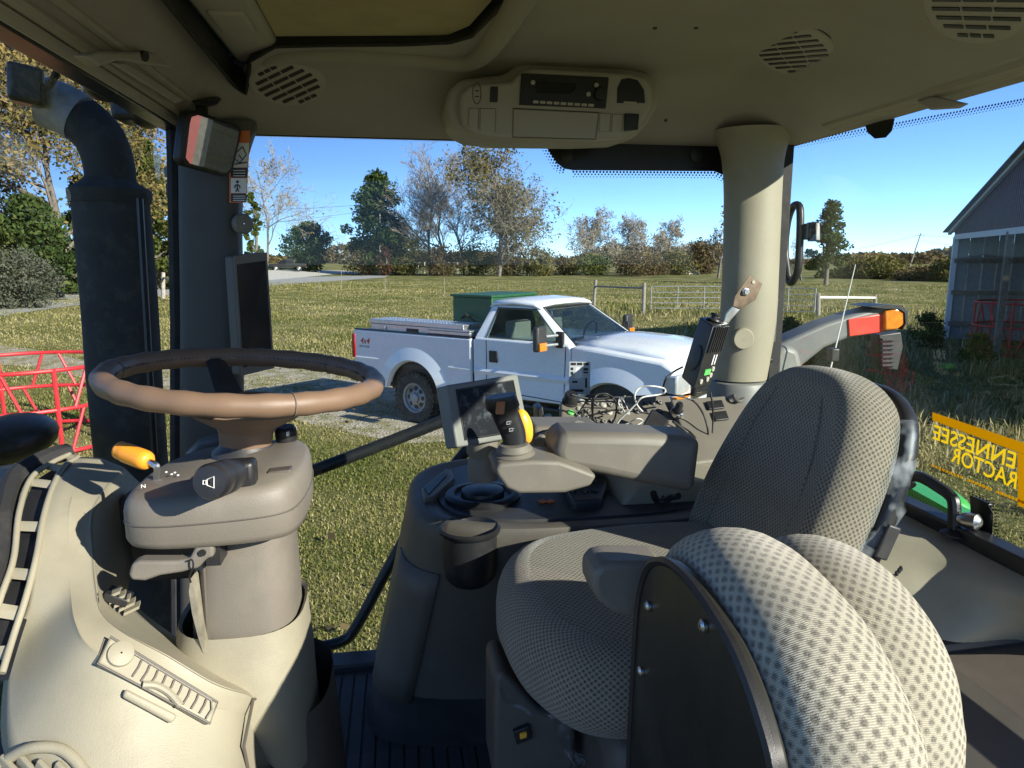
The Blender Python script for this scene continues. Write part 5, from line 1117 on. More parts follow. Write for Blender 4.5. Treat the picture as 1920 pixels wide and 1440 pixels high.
hb = MB().lathe([(.030, -.098), (.034, -.096), (.036, -.076), (.040, -.068), (.068, -.052), (.082, -.040), (.080, -.036), (.055, -.040), (.030, -.044), (.001, -.045)], wc, wn_, 36, caps=False); hb.build('hub', M['leather'], sw, smooth=50)
MB().lathe([(.045, -.116), (.044, -.104), (.036, -.098), (.034, -.09)], wc, wn_, 32).build('hub_base', M['charcoal'], sw, smooth=50)
# stalk, lever, knob, tilt lever
sk = thing_part('turn_stalk', P(430, 895, Y=.84), T); sk['label'] = 'black turn signal stalk with horn symbol on its end'
a_, b_ = P(452, 884, Y=.85), P(396, 903, Y=.755); ax = (b_-a_).normalized()
MB().lathe([(.010, -.03), (.011, .0), (.0175, .035), (.0195, .05), (.0195, .072), (.0185, .074), (.0185, .078), (.0195, .080), (.0195, .096), (.017, .102), (.001, .103)], a_, ax, 28, caps=False).build('grip', M['black'], sk, smooth=40)
fe = a_+ax*.1035; fu = ax.cross(U).normalized()*-1; fv = fu.cross(ax)*-1
hs = MB()
for pts in ([(-.006, -.002), (-.003, -.002), (-.003, .002), (-.006, .002)], [(-.002, -.003), (.005, -.006), (.005, .006), (-.002, .003)]):
    hs.tube([fe+fu*x+fv*y for x, y in pts], .0006, 5, closed=True)
hs.build('horn_symbol', M['wtext'], sk)
MB().obox(P(452, 888, Y=.84), (.017, .002, 0), (0, .014, 0), (0, 0, .017)).build('socket', M['black'], sk, bevel=.006)
ol = thing_part('shift_lever', P(290, 880, Y=.93), T); ol['label'] = 'orange handled reverser lever left of the steering column'
q0, q1 = P(222, 843, Y=.93), P(280, 866, Y=.90)
MB().tube(cr([q0, q0.lerp(q1, .25), q0.lerp(q1, .6), q1], 4), [.008]+[.0115]*3+[.0125]*6+[.0125, .0115, .008], 14).build('handle', M['orange'], ol, smooth=70)
MB().tube(cr([q1, P(291, 872, Y=.897), P(295, 880, Y=.897), P(293, 908, Y=.90)], 4), .0042, 8).build('rod', M['steel'], ol)
part(MB().lathe([(.014, 0), (.015, .006), (.015, .018), (.012, .022), (.001, .022)], P(537, 826, Y=1.03), (0, -.1, 1), 20, caps=False), 'column_knob', 'black')
part(MB().obox(P(541, 811, Y=1.018), (.0015, .0, 0), (0, .010, 0), (0, 0, .003)), 'knob_mark', 'wtext')
part(MB().obox((-.150, .875, 2.312), (.014, 0, .001), (0, .010, 0), (0, 0, .004)), 'column_switch', 'taupe2', bevel=.002)
tl = thing_part('tilt_lever', P(320, 1070, Y=.82), T); tl['label'] = 'grey tilt lever under the steering column pod'
px_prism([(240, 1078), (246, 1058), (262, 1053), (330, 1053), (355, 1048), (368, 1020), (378, 1015), (400, 1016), (400, 1046), (388, 1048), (372, 1066), (340, 1074), (300, 1080), (272, 1090), (246, 1089)], Y=.815, vec=(0, .022, 0)).build('lever', M['taupe'], tl, bevel=.005)
MB().obox(P(407, 1030, Y=.845), (.008, 0, 0), (0, .02, 0), (0, 0, .012)).build('slot', M['black'], tl); MB().lathe([(.005, 0), (.005, .006)], P(398, 1025, Y=.835), (0, -1, 0), 6).build('bolt', M['steel'], tl)
MB().lathe([(.004, 0), (.004, .002)], P(380, 1036, Y=.814), (0, -1, 0), 12).build('pin_hole', M['black'], tl)
M['tagp'] = pm('shaded_paper', (.22, .2, .15), .9, var=.3, vs=40)  # shade of the tag's unlit side is put into this paper colour
tag(MB().prism([P(x, y, Y=.845) for x, y in ((357, 1086), (361, 1090), (374, 1170), (381, 1200), (390, 1234), (380, 1222), (370, 1190), (360, 1150), (354, 1110))], V(.0012, .03, 0)).build('paper_tag', M['tagp'], None), 'torn paper tag hanging from the tilt lever', 'tag')
tag(MB().tube(cr([P(352, 1052, Y=.812), P(360, 1050, Y=.81), P(362, 1064, Y=.81), P(355, 1080, Y=.83), P(358, 1092, Y=.846)], 4), .0011, 5).build('tag_string', M['cblk'], None), 'thin black string tying the paper tag to the lever', 'string')
bs = MB()
for i in range(5): bs.obox(P(212+i*9, 1112+i*7, Y=.875), (.009, .0, .004), (-.001, .006, .001), (0, 0, .0018))
part(bs, 'console_ridge', 'beige', smooth=0)
part(MB().obox(P(222, 1118, Y=.88), (.013, 0, -.006), (0, .012, 0), (.002, 0, .005)), 'console_socket', 'black', bevel=.002)
for i, (x, y, tx) in enumerate(((270, 912, 'N'),)):
    text_mb(tx, P(x-6, y+4, Y=.845), (1, .3, 0), (-.2, .6, .6), .005).build('lever_letter', M['wtext'], T, smooth=0)
lt = MB()
for x, y in ((312, 885), (322, 889), (328, 886), (334, 891)): lt.obox(P(x, y, Y=.90), (.0012, 0, 0), (0, .0008, .0004), (0, 0, .0003))
part(lt, 'lever_mark', 'wtext', smooth=0)
# dark foot space pieces between column and console
part(MB().prism([P(x, y, Y=1.05) for x, y in ((190, 960), (240, 925), (400, 960), (420, 1080), (300, 1090), (225, 1085), (198, 1040))], V(0, .03, 0)), 'foot_wall', 'charcoal', bevel=.004)
part(MB().prism([P(x, y, Y=1.03) for x, y in ((300, 1008), (345, 1008), (330, 1030), (312, 1032))], V(0, .015, 0)), 'foot_grille', 'black', bevel=.002)
ob = MB().prism([P(x, y, Z=FZ+.012) for x, y in ((558, 1318), (575, 1304), (637, 1350), (612, 1395), (570, 1385))], V(0, 0, .02)); tag(ob.build('board', M['brick'], None, bevel=.003), 'orange brown board lying on the ribbed floor mat', 'board')
part(MB().prism([P(x, y, Z=FZ+.02) for x, y in ((540, 1345), (572, 1335), (578, 1375), (560, 1420), (545, 1420))], V(0, 0, .05)), 'foot_pedal', 'rubber', bevel=.008)

# ---- seats
def offs(poly, d):
    n = len(poly); out = []; area = sum(poly[i][0]*poly[(i+1) % n][1]-poly[(i+1) % n][0]*poly[i][1] for i in range(n)); s = 1 if area > 0 else -1
    for i in range(n):
        a, b = poly[i-1], poly[(i+1) % n]; tx, ty = b[0]-a[0], b[1]-a[1]; L = math.hypot(tx, ty)+1e-9; out.append((poly[i][0]-s*ty/L*d, poly[i][1]+s*tx/L*d))
    return out
def pad(outline, O, A_, B_, N_, thick, rnd, bulge=.012, dish=0):
    ol = [(p.x, p.y) for p in cr([V(a, b, 0) for a, b in outline]+[V(*outline[0], 0)], 5)[:-1]]
    to = lambda a, b, n: V(O)+V(A_)*a+V(B_)*b+V(N_)*n
    cx, cy = sum(p[0] for p in ol)/len(ol), sum(p[1] for p in ol)/len(ol); mb = MB(); L = [0]
    for i in range(1, len(ol)+1): L.append(L[-1]+math.dist(ol[i-1], ol[i % len(ol)]))
    K = 12; rows = []; vv = 0; uvs = []
    for k in range(K+1):
        q = math.pi*k/K; r = offs(ol, rnd*(1-math.sin(q)**.8)); h = thick*(1-math.cos(q))/2; rows.append([to(a, b, h) for a, b in r]+[to(*r[0], h)])
    m, n = len(rows), len(rows[0]); vs = [p for r in rows for p in r]
    for k in range(m):
        for i in range(n): uvs.append((L[i], math.pi*.5*(thick*.5+rnd)*k/K*1.2))
    area = sum(ol[i][0]*ol[(i+1) % len(ol)][1]-ol[(i+1) % len(ol)][0]*ol[i][1] for i in range(len(ol)))
    hand = V(A_).cross(V(B_)).dot(V(N_))*area
    fl = hand < 0
    fs = []
    for k in range(m-1):
        for i in range(n-1):
            f = (k*n+i, k*n+i+1, (k+1)*n+i+1, (k+1)*n+i); fs.append(f[::-1] if fl else f)
    mb.add(vs, fs, uvs)
    for hh, sg in ((0, -1), (thick, 1)):
        base = offs(ol, rnd); rr = []; uu = []; nn = len(base)
        for kk, t_ in enumerate((1, .88, .7, .5, .3, .12)):
            r = [(cx+(a-cx)*t_, cy+(b-cy)*t_) for a, b in base]; e = hh+sg*(bulge-dish)*(1-t_*t_); rr += [to(a, b, e) for a, b in r]; uu += r
        ff = []
        for kk in range(5):
            for i in range(nn):
                f = (kk*nn+i, kk*nn+(i+1) % nn, (kk+1)*nn+(i+1) % nn, (kk+1)*nn+i); ff.append(f if (sg > 0) != fl else f[::-1])
        c_ = tuple(5*nn+i for i in range(nn)); ff.append(c_ if (sg > 0) != fl else c_[::-1])
        mb.add(rr, ff, uu)
    return mb
os_ = thing_part('operator_seat', (.38, .98, FZ), T); os_['label'] = 'operator seat in shade darkened dimpled fabric facing the steering wheel'
cush = [(.13, .98), (.145, .86), (.20, .765), (.30, .735), (.45, .74), (.58, .76), (.66, .85), (.67, .98), (.66, 1.1), (.58, 1.19), (.45, 1.21), (.32, 1.20), (.21, 1.165), (.15, 1.09)]
pad(cush, (0, 0, 1.972), (1, 0, 0), (0, 1, 0), (.02, 0, 1), .125, .052, .006).build('seat_cushion', M['fabric'], os_, smooth=60)
BU = V(.36, 0, .933).normalized(); BN = V(-.933, 0, .36).normalized()
bko = [(-.155, .0), (-.172, .10), (-.174, .20), (-.166, .29), (-.148, .35), (-.118, .39), (-.06, .414), (.04, .412), (.105, .388), (.15, .335), (.178, .26), (.195, .18), (.197, .10), (.18, .0), (.1, -.02), (-.1, -.02)]
BO = V(.605, 1.045, 1.985)
pad(bko, BO, (0, 1, 0), BU, BN, .105, .036, .010, .026).build('backrest', M['fabric'], os_, smooth=60)
for s in (-.10, .11): MB().tube(cr([BO+V(0, s*w, 0)+BU*h+BN*(.098+.004*(h > .25)) for w, h in ((1.0, .02), (1.05, .12), (1.0, .22), (.85, .30), (.55, .37))], 5), .0016, 6).build('seam', M['fabric'], os_, smooth=60)
pad([(a*1.0, b*1.0) for a, b in bko], BO-BN*.018, (0, 1, 0), BU, BN, .03, .012).build('back_shell', M['black'], os_, smooth=60)
fm_ = MB(); g_ = random.Random(3); rows = []
for j in range(16):
    h = .37-.34*j/15; e = .160-.03*max(0, (h-.28)/.1)
    rows.append([BO+V(0, -e-.012+g_.uniform(-.006, .006)+dn_*.2, 0)+BU*(h+g_.uniform(-.006, .006))+BN*(n_+g_.uniform(-.004, .004)) for n_, dn_ in ((-.014, .01), (-.004, -.01), (.006, -.015), (.016, -.01), (.026, .01))])
fm_.grid(rows); fm_.build('torn_film', M['plasticfilm'], os_, smooth=60, label='torn clear plastic film on the seat back edge')
MB().obox(BO+V(0, -.180, 0)+BU*.20-BN*.004, BU*.026, BN*.011, (0, .003, 0)).build('shell_bracket', M['charcoal'], os_, bevel=.003)
fo = MB().prism([BO+V(0, -.165, 0)+BU*h+BN*n_ for h, n_ in ((-.04, -.03), (.02, -.045), (.11, -.03), (.12, -.005), (.03, .0), (-.04, .005))], V(0, .05, 0)); fo.build('foam', M['stuffing'], os_, bevel=.008)
ch = MB(); cp_ = cr([BO+V(0, -.178, 0)+BU*h+BN*n_ for h, n_ in ((.17, -.045), (.12, -.03), (.06, -.034), (.0, -.03), (-.01, .0), (-.02, .02))], 8)
for i, p in enumerate(cp_): ch.ell(p, (.003, .003, .0045), 6, 4)
ch.build('chain', M['black'], os_)
px_prism([(1112, 1080), (1126, 1060), (1150, 1056), (1250, 1056), (1250, 1168), (1190, 1160), (1150, 1150), (1122, 1128), (1113, 1108)], Y=.70, vec=(0, .055, 0)).build('left_armrest', M['taupe'], os_, bevel=.012)
ar = px_prism([(1040, 846), (1046, 820), (1066, 812), (1200, 815), (1318, 822), (1305, 928), (1200, 908), (1130, 893), (1056, 880), (1042, 866)], Y=1.14, vec=(0, .10, 0)); ar.build('right_armrest', M['taupe'], os_, bevel=.018, seg=4)
MB().span((.26, .80, 1.60), (.60, 1.16, 1.94)).build('seat_base', M['taupe2'], os_, bevel=.04)
MB().span((.22, .76, FZ+.004), (.66, 1.18, 1.62)).build('base_plate', M['charcoal'], os_, bevel=.02)
px_prism([(925, 1270), (945, 1258), (1010, 1330), (1080, 1352), (1080, 1440), (1040, 1470), (925, 1470)], Y=.93, vec=(0, .10, 0)).build('suspension_cover', M['taupe2'], os_, bevel=.02)
MB().obox(P(980, 1376, Y=.925), (.012, 0, .004), (0, .004, 0), (-.003, 0, .011)).build('height_switch', M['black'], os_, bevel=.002); MB().obox(P(981, 1378, Y=.92), (.005, 0, .001), (0, .003, 0), (0, 0, .004)).build('switch_key', M['yellow'], os_, bevel=.001)
rows = []
for j in range(10):
    t_ = j/9; rows.append([P(1040+62*t_+dx+g_.uniform(-5, 5), 1340+130*t_, Y=.86+g_.uniform(-.01, .01)) for dx in (-14, -5, 4, 14)])
MB().grid(rows).build('torn_film', M['plasticfilm'], os_, smooth=60)
MB().tube(cr([P(x, y, Y=.90) for x, y in ((940, 1292), (948, 1312), (965, 1322), (985, 1330), (1000, 1345))], 3), .003, 5).build('torn_film', M['plasticfilm'], os_)
# folded instructor seat
is_ = thing_part('instructor_seat', (.4, .55, FZ), T); is_['label'] = 'folded instructor seat with black back plate in the foreground'
po = [(.70, 1.75), (.705, 2.0), (.70, 2.15), (.69, 2.23), (.66, 2.285), (.61, 2.315), (.555, 2.325), (.495, 2.32), (.44, 2.305), (.395, 2.275), (.365, 2.235), (.35, 2.15), (.345, 2.0), (.345, 1.75)]
pad(po, (.252, 0, 0), (0, 1, 0), (0, 0, 1), (1, 0, .0), .105, .045, .004).build('folded_cushion', M['fabric_sunlit'], is_, smooth=60, label='sunlit dimpled pad of the folded instructor seat nearest the camera')
po2 = [(.80, 1.75), (.80, 2.05), (.79, 2.16), (.765, 2.215), (.72, 2.255), (.66, 2.272), (.60, 2.27), (.545, 2.25), (.505, 2.215), (.485, 2.17), (.475, 2.1), (.47, 1.75)]
pad(po2, (.385, 0, 0), (0, 1, 0), (0, 0, 1), (1, 0, .0), .115, .055, .004).build('folded_backrest', M['fabric_sunlit'], is_, smooth=60, label='rear dimpled pad of the folded instructor seat')
plo = offs([(p.x, p.y) for p in cr([V(a, b, 0) for a, b in po]+[V(*po[0], 0)], 5)[:-1]], .026)
MB().prism([V(.252, a, b) for a, b in plo], V(-.012, 0, 0)).build('back_plate', M['plate'], is_, bevel=.003)
MB().tube([V(.241, a, b) for a, b in offs(plo, .002)], .005, 6, closed=True).build('plate_edge', M['black'], is_)
for x, y in ((1218, 1136), (1322, 1173), (1204, 1258)): MB().lathe([(.0055, 0), (.0055, .003), (.003, .005), (.001, .005)], P(x, y, X=.2395), (-1, 0, 0), 12, caps=False).build('bolt', M['steel'], is_)
MB().span((.27, .38, FZ+.01), (.50, .70, 1.80)).build('seat_stand', M['charcoal'], is_, bevel=.02)

# ---- right hand side console
sd = thing_part('side_console', (.3, 1.45, FZ), T); sd['label'] = 'tapered dark taupe side console with cup holder'
def csec(z):
    t_ = (z-FZ)/(2.09-FZ); return (z, .30+.05*t_, 1.53-.08*t_, .40-.07*t_, .17+.08*t_)
MB().grid(rrect_rows([csec(FZ+.002), csec(1.58), csec(1.64), csec(1.69)], 48, .62), closeu=True).build('skirt', M['charcoal'], sd, smooth=60)
b_ = []
for z in (1.68, 1.70, 1.8, 1.9, 2.0, 2.05, 2.075): q = csec(z); b_.append((z, q[1], q[2], q[3]+.006, q[4]+.006))
q = csec(2.09); b_ += [(2.086, q[1], q[2], q[3]-.002, q[4]-.002), (2.090, q[1], q[2], q[3]-.02, q[4]-.02), (2.082, q[1], q[2], q[3]-.035, q[4]-.035), (2.080, q[1], q[2], .05, .05)]
MB().grid(rrect_rows(b_, 48, .62), closeu=True, caps=False).build('body', M['taupe2'], sd, smooth=50)
MB().grid(rrect_rows([(2.079, .35, 1.45, .285, .205), (2.0865, .35, 1.45, .283, .203), (2.0868, .35, 1.45, .05, .05)], 48, .62), closeu=True).build('deck', M['charcoal'], sd, smooth=40)
pc = csec(1.95); 
pan = []
for z in (1.66, 1.72, 1.82, 1.92, 1.98): q = csec(z); pan.append([V(q[1]+(q[3]+.010)*sgn(math.cos(a))*abs(math.cos(a))**.62, q[2]+(q[4]+.010)*sgn(math.sin(a))*abs(math.sin(a))**.62, z) for a in [R(185+i*6) for i in range(8)]])
MB().grid(pan).build('side_panel', M['taupe2'], sd, smooth=60, solid=.006)
ch_ = P(880, 966, Y=1.225); ch_.z = 2.078
cupm = MB().lathe([(.020, -.098), (.036, -.094), (.046, -.082), (.049, -.06), (.051, -.0), (.056, .004), (.057, .010), (.052, .013), (.047, .008), (.044, -.05), (.001, -.055)], ch_, U, 36, caps=False); cupm.build('cup_holder', M['black'], sd, smooth=45, label='round dark cup holder on the console front')
MB().lathe([(.030, 0), (.030, .004), (.024, .010), (.001, .011)], ch_+V(0, .0, -.02), U, 24, caps=False).build('cup_insert', M['taupe2'], sd, smooth=50)
dl = P(905, 930, Z=2.09); MB().lathe([(.075, -.01), (.078, .004), (.072, .009), (.060, .009), (.056, .002), (.045, .002), (.043, .014), (.03, .018), (.001, .019)], dl, U, 44, caps=False).build('throttle_dial', M['black'], sd, smooth=40)
MB().prism([P(x, y, Z=2.10) for x, y in ((790, 915), (835, 878), (845, 880), (852, 893), (812, 930), (795, 935))], V(0, 0, -.02)).build('pocket_rim', M['taupe'], sd, bevel=.003)
MB().prism([P(x, y, Z=2.103) for x, y in ((796, 914), (834, 886), (838, 890), (803, 926))], V(0, 0, -.015)).build('pocket', M['black'], sd, smooth=0)
for i in range(4): MB().tube([dl+V(-.03+i*.018, .02, .016), dl+V(-.03+i*.018, -.02, .016)], .0012, 5).build('dial_mark', M['btn_w'], sd)
MB().prism([P(x, y, Z=2.105) for x, y in ((1060, 915), (1115, 888), (1135, 892), (1140, 905), (1128, 935), (1075, 940))], V(0, 0, -.03)).build('button_pod', M['charcoal'], sd, bevel=.006)
for x, y in ((1074, 922), (1097, 922), (1115, 922), (1110, 905), (1094, 908)): MB().lathe([(.008, 0), (.008, .004), (.006, .005), (.001, .005)], P(x, y, Z=2.105), U, 14, caps=False).build('button', M['black'], sd)
mk = MB()
for x, y in ((1074, 922), (1097, 922), (1110, 904)): mk.lathe([(.003, 0), (.0034, .0004), (.0022, .0004)], P(x, y, Z=2.1105), U, 8, caps=False)
mk.build('button_mark', M['btn_w'], sd)
for s in (0, 1): MB().obox(P(1018+14*s, 940, Z=2.089), (.007, .003, 0), (-.003, .007, 0), (0, 0, .0012)).build('warning_mark', M['decal_o'], sd)
# beige lit block behind the arm rest
MB().prism([P(x, y, Y=1.30) for x, y in ((1165, 945), (1190, 912), (1225, 902), (1400, 905), (1400, 1010), (1165, 1000))], V(0, .36, 0)).build('rear_block', M['beige'], sd, bevel=.01)
MB().tube([P(1205, 985, Y=1.295), P(1245, 930, Y=1.295)], .003, 6).build('rear_cable', M['cblk'], sd)
# touch screen on its post
mo = thing_part('touch_screen', P(900, 830, Y=1.3), T); mo['label'] = 'dusty touch screen on a short post beside the joystick'
c4 = [P(838, 722, Y=1.29), P(971, 701, Y=1.43), P(994, 816, Y=1.40), P(858, 839, Y=1.26)]
nrm = (c4[1]-c4[0]).cross(c4[3]-c4[0]).normalized(); nrm = nrm if nrm.dot(CAM-c4[0]) > 0 else -nrm
MB().prism([p for p in c4], -nrm*.032).build('housing', M['grey'], mo, bevel=.004)
mc = sum(c4, V(0, 0, 0))/4
c5 = [c4[0].lerp(mc, .20), c4[1].lerp(mc, .20), c4[2].lerp(mc, .20), c4[3].lerp(mc, .20)]
MB().prism([p+nrm*.0008 for p in c5], -nrm*.004).build('screen', M['screen'], mo, smooth=0)
MB().tube([p+nrm*.001 for p in c5], .0022, 6, closed=True).build('screen_edge', M['charcoal'], mo)
tu = (c4[1]-c4[0]).normalized(); tv = nrm.cross(tu); tv = tv if tv.z > 0 else -tv
text_mb('DEERE', c4[0].lerp(c4[1], .52)-tv*.013+nrm*.0012, tu, tv, .0062).build('brand_lettering', M['charcoal'], mo, smooth=0)
pb_ = P(905, 905, Y=1.36); pb_.z = 2.08
MB().lathe([(.030, 0), (.030, .04), (.028, .045), (.028, .05), (.032, .055), (.032, .08), (.022, .088), (.022, .13)], P(905, 880, Y=1.37)-V(0, 0, .02), U, 28).build('post', M['taupe'], mo, smooth=40)
# joystick and arm end
js = thing_part('joystick', P(965, 900, Y=1.15), T); js['label'] = 'black joystick with ribbed boot at the armrest end'
px_prism([(928, 882), (936, 870), (1000, 864), (1050, 866), (1090, 880), (1120, 892), (1108, 912), (1060, 925), (975, 927), (950, 917), (932, 892)], Y=1.10, vec=(0, .10, 0)).build('arm_pod', M['taupe'], js, bevel=.022, seg=4)
jb = P(966, 868, Y=1.145); ja = V(-.06, -.05, 1).normalized()
MB().lathe([(.040, -.008), (.041, 0), (.036, .005), (.038, .009), (.032, .013), (.035, .017), (.029, .021), (.031, .025), (.024, .034)], jb, ja, 32).build('boot', M['taupe'], js, smooth=40)
jp = [P(x, y, Y=d) for x, y, d in ((966, 832, 1.15), (962, 812, 1.15), (953, 790, 1.148), (945, 770, 1.145), (940, 752, 1.14), (938, 742, 1.14))]
rows = []
for p, (rx, ry) in zip(cr(jp, 3), [(.0185+.004*math.sin(i/15*3.1)+.006*(i > 9), .016+.004*(i > 8)) for i in range(16)]): rows.append([p+V(rx*sgn(math.cos(a))*abs(math.cos(a))**.7, ry*math.sin(a), .004*math.cos(a)) for a in [2*math.pi*i/20 for i in range(20)]])
MB().grid(rows, closeu=True, caps=True).build('stick', M['black'], js, smooth=60)
MB().obox(P(938, 764, Y=1.118), (.007, 0, 0), (0, .005, 0), (.001, 0, .011)).build('thumb_switch', M['brick'], js, bevel=.002)
for x, y in ((953, 793), (958, 806)):
    MB().obox(P(x, y, Y=1.130), (.0055, 0, 0), (0, .003, 0), (.001, 0, .0042)).build('button', M['charcoal'], js, bevel=.002)
    MB().tube([P(x+dx, y+dy, Y=1.1262) for dx, dy in ((-3, -2), (3, -3), (3, 2), (-3, 3))], .0004, 4, closed=True).build('button_mark', M['wtext'], js)
tk = thing_part('throttle_knob', P(985, 810, Y=1.22), T)
MB().ell(P(982, 800, Y=1.21), (.016, .014, .033), 18, 12, Euler((0, R(-12), 0)).to_matrix()).build('knob', M['yellow'], tk, smooth=80); MB().tube([P(985, 825, Y=1.21), P(985, 850, Y=1.22)], .008, 8).build('stem', M['black'], tk)
lv = MB()
for i, (x, y) in enumerate(((1012, 828), (1030, 818), (1050, 812), (1070, 806))):
    part(MB().tube(cr([P(x, y, Y=1.30), P(x+10, y-8, Y=1.32), P(x+24, y-2, Y=1.33), P(x+28, y+10, Y=1.33)], 3), .011, 10), 'hydraulic_lever', 'taupe')
part(MB().prism([P(x, y, Y=1.34) for x, y in ((1000, 800), (1130, 800), (1130, 850), (1000, 850))], V(0, .1, 0)), 'lever_block', 'taupe', bevel=.01)
# ---- button panel along the right window
bp = thing_part('button_panel', P(1200, 790, Y=1.55), T); bp['label'] = 'taupe control panel full of round buttons along the window'
b4 = [P(1052, 752, Y=1.60), P(1245, 742, Y=1.64), P(1290, 840, Y=1.48), P(1055, 850, Y=1.44)]
bn = (b4[1]-b4[0]).cross(b4[3]-b4[0]).normalized(); bn = bn if bn.z > 0 else -bn
b4 = [Pp(x, y, b4[0], bn) for x, y in ((1050, 752), (1255, 740), (1300, 848), (1052, 852))]
MB().prism(b4, V(0, .02, -.10)).build('panel', M['taupe'], bp, bevel=.006)
def BPt(cx, cy): return Pp(1040+cx/5.333, 690+cy/5.333, b4[0], bn)
pos = [(270, 340), (340, 352), (415, 365), (485, 375), (555, 375), (650, 365), (250, 415), (325, 435), (475, 450), (545, 450), (655, 445), (235, 478), (305, 497), (275, 570), (350, 567), (415, 562), (495, 547), (575, 540), (740, 380), (915, 355), (980, 355), (1050, 350), (1050, 435), (820, 440)]
for i, (x, y) in enumerate(pos):
    MB().lathe([(.0078, -.001), (.0078, .003), (.0062, .0045), (.001, .0048)], BPt(x, y), bn, 16, caps=False).build('button', M['black' if i > 18 else 'charcoal' if i % 3 else 'btn_w'], bp)
    MB().lathe([(.0052, .0046), (.0052, .0052), (.0036, .0052)], BPt(x, y), bn, 12, caps=False).build('button_ring', M['btn_w'], bp)
for x, y in ((160, 450), (165, 525)): MB().lathe([(.0085, -.001), (.0085, .003), (.007, .0045), (.001, .0048)], BPt(x, y), bn, 16, caps=False).build('button', M['btn_g'], bp)
MB().lathe([(.019, -.002), (.019, .004), (.0165, .005), (.0165, .022), (.014, .026), (.001, .026)], BPt(150, 345), bn, 24, caps=False).build('dial_knob', M['black'], bp, smooth=40)
px_prism([(985, 815), (1052, 795), (1052, 850), (990, 862)], Y=1.50, vec=(0, .12, 0)).build('front_end', M['grey'], bp, bevel=.006)
px_prism([(1008, 768), (1018, 762), (1022, 790), (1010, 800)], Y=1.56, vec=(0, .06, 0)).build('phone_slot', M['black'], bp, bevel=.003)
s4 = [P(1255, 752, Y=1.60), P(1400, 742, Y=1.62), P(1440, 850, Y=1.46), P(1300, 870, Y=1.42)]; sn = (s4[1]-s4[0]).cross(s4[3]-s4[0]).normalized(); sn = sn if sn.z > 0 else -sn
s4 = [Pp(x, y, s4[0], sn) for x, y in ((1256, 748), (1400, 738), (1450, 850), (1302, 868))]
MB().prism(s4, V(0, .02, -.10)).build('switch_base', M['taupe'], bp, bevel=.006)
for x0, y0, x1, y1 in ((1322, 753, 1358, 771), (1334, 773, 1366, 792)):
    MB().prism([Pp(x, y, s4[0], sn)+sn*.002 for x, y in ((x0, y0+3), (x1-6, y0), (x1, y1-3), (x0+6, y1))], sn*.005).build('rocker_switch', M['black'], bp, bevel=.002)
MB().tube([Pp(1383+10*math.cos(a), 750+9*math.sin(a), s4[0], sn)+sn*.012 for a in [2*math.pi*i/16 for i in range(16)]], .004, 8, closed=True).build('ring_holder', M['taupe2'], bp)
MB().lathe([(.014, 0), (.016, .004), (.016, .01), (.012, .012), (.010, .004), (.001, .002)], Pp(1268, 777, s4[0], sn), sn, 24, caps=False).build('power_socket', M['steel'], bp)
MB().lathe([(.010, 0), (.009, .03), (.006, .036)], Pp(1268, 777, s4[0], sn), sn, 14).build('power_plug', M['black'], bp)
# ---- overhead console
oc = thing_part('overhead_console', P(1030, 200, Y=1.5), T); oc['label'] = 'beige overhead console with radio above the right window'
OY = 1.46
px_prism([(836, 205), (842, 168), (862, 146), (905, 142), (948, 138), (965, 122), (990, 115), (1180, 126), (1220, 136), (1236, 160), (1236, 198), (1218, 230), (1198, 252), (1178, 264), (1100, 267), (940, 265), (880, 258), (850, 243)], Y=OY+.03, vec=(0, .17, .01)).build('housing', M['liner2'], oc, bevel=.02, seg=4)
px_prism([(862, 205), (864, 175), (880, 158), (910, 154), (958, 152), (975, 134), (1000, 126), (1180, 136), (1216, 146), (1226, 165), (1224, 198), (1206, 228), (1188, 248), (1170, 258), (1100, 261), (940, 259), (890, 250), (868, 234)], Y=OY, vec=(0, .05, 0)).build('face', M['liner2'], oc, bevel=.008)
def opx(pts, name, m, dy=.0, th=.006, bev=.001): return px_prism(pts, Y=OY-dy, vec=(0, th, 0)).build(name, M[m], oc, bevel=bev)
opx([(978, 137), (1142, 145), (1136, 203), (974, 196)], 'radio', 'black', .004)
opx([(1006, 152), (1082, 156), (1079, 168), (1070, 176), (1006, 174)], 'radio_display', 'screen2', .0052, .002, 0)
for i in range(9): opx([(1000+i*13, 188+i*.8), (1010+i*13, 188.6+i*.8), (1009.5+i*13, 193.5+i*.8), (999.5+i*13, 193+i*.8)], 'radio_button', 'btn_w', .0062, .003, .0005)
for x, y in ((999, 155), (1118, 160), (1103, 177)): MB().lathe([(.0045, 0), (.0045, .003), (.0035, .004)], P(x, y, Y=OY-.004), (0, -1, 0), 14).build('radio_button', M['btn_w'], oc)
MB().lathe([(.013, 0), (.0125, .010), (.010, .012), (.001, .012)], P(1125, 177, Y=OY-.004), (0, -1, 0), 22, caps=False).build('volume_knob', M['black'], oc)
opx([(1157, 193), (1158, 165), (1166, 148), (1180, 146), (1196, 150), (1208, 168), (1210, 193)], 'vent_opening', 'black', .002, .004, .001); opx([(1170, 190), (1194, 191), (1194, 194), (1170, 193)], 'vent_lip', 'btn_w', .004, .003, 0)
opx([(963, 205), (1122, 212), (1116, 260), (962, 256)], 'cover_door', 'liner2', .0025, .004, .0012); 
MB().tube([P(x, y, Y=OY-.001) for x, y in ((962, 203), (1123, 211), (1117, 261), (961, 257))], .0009, 5, closed=True).build('cover_gap', M['charcoal'], oc)
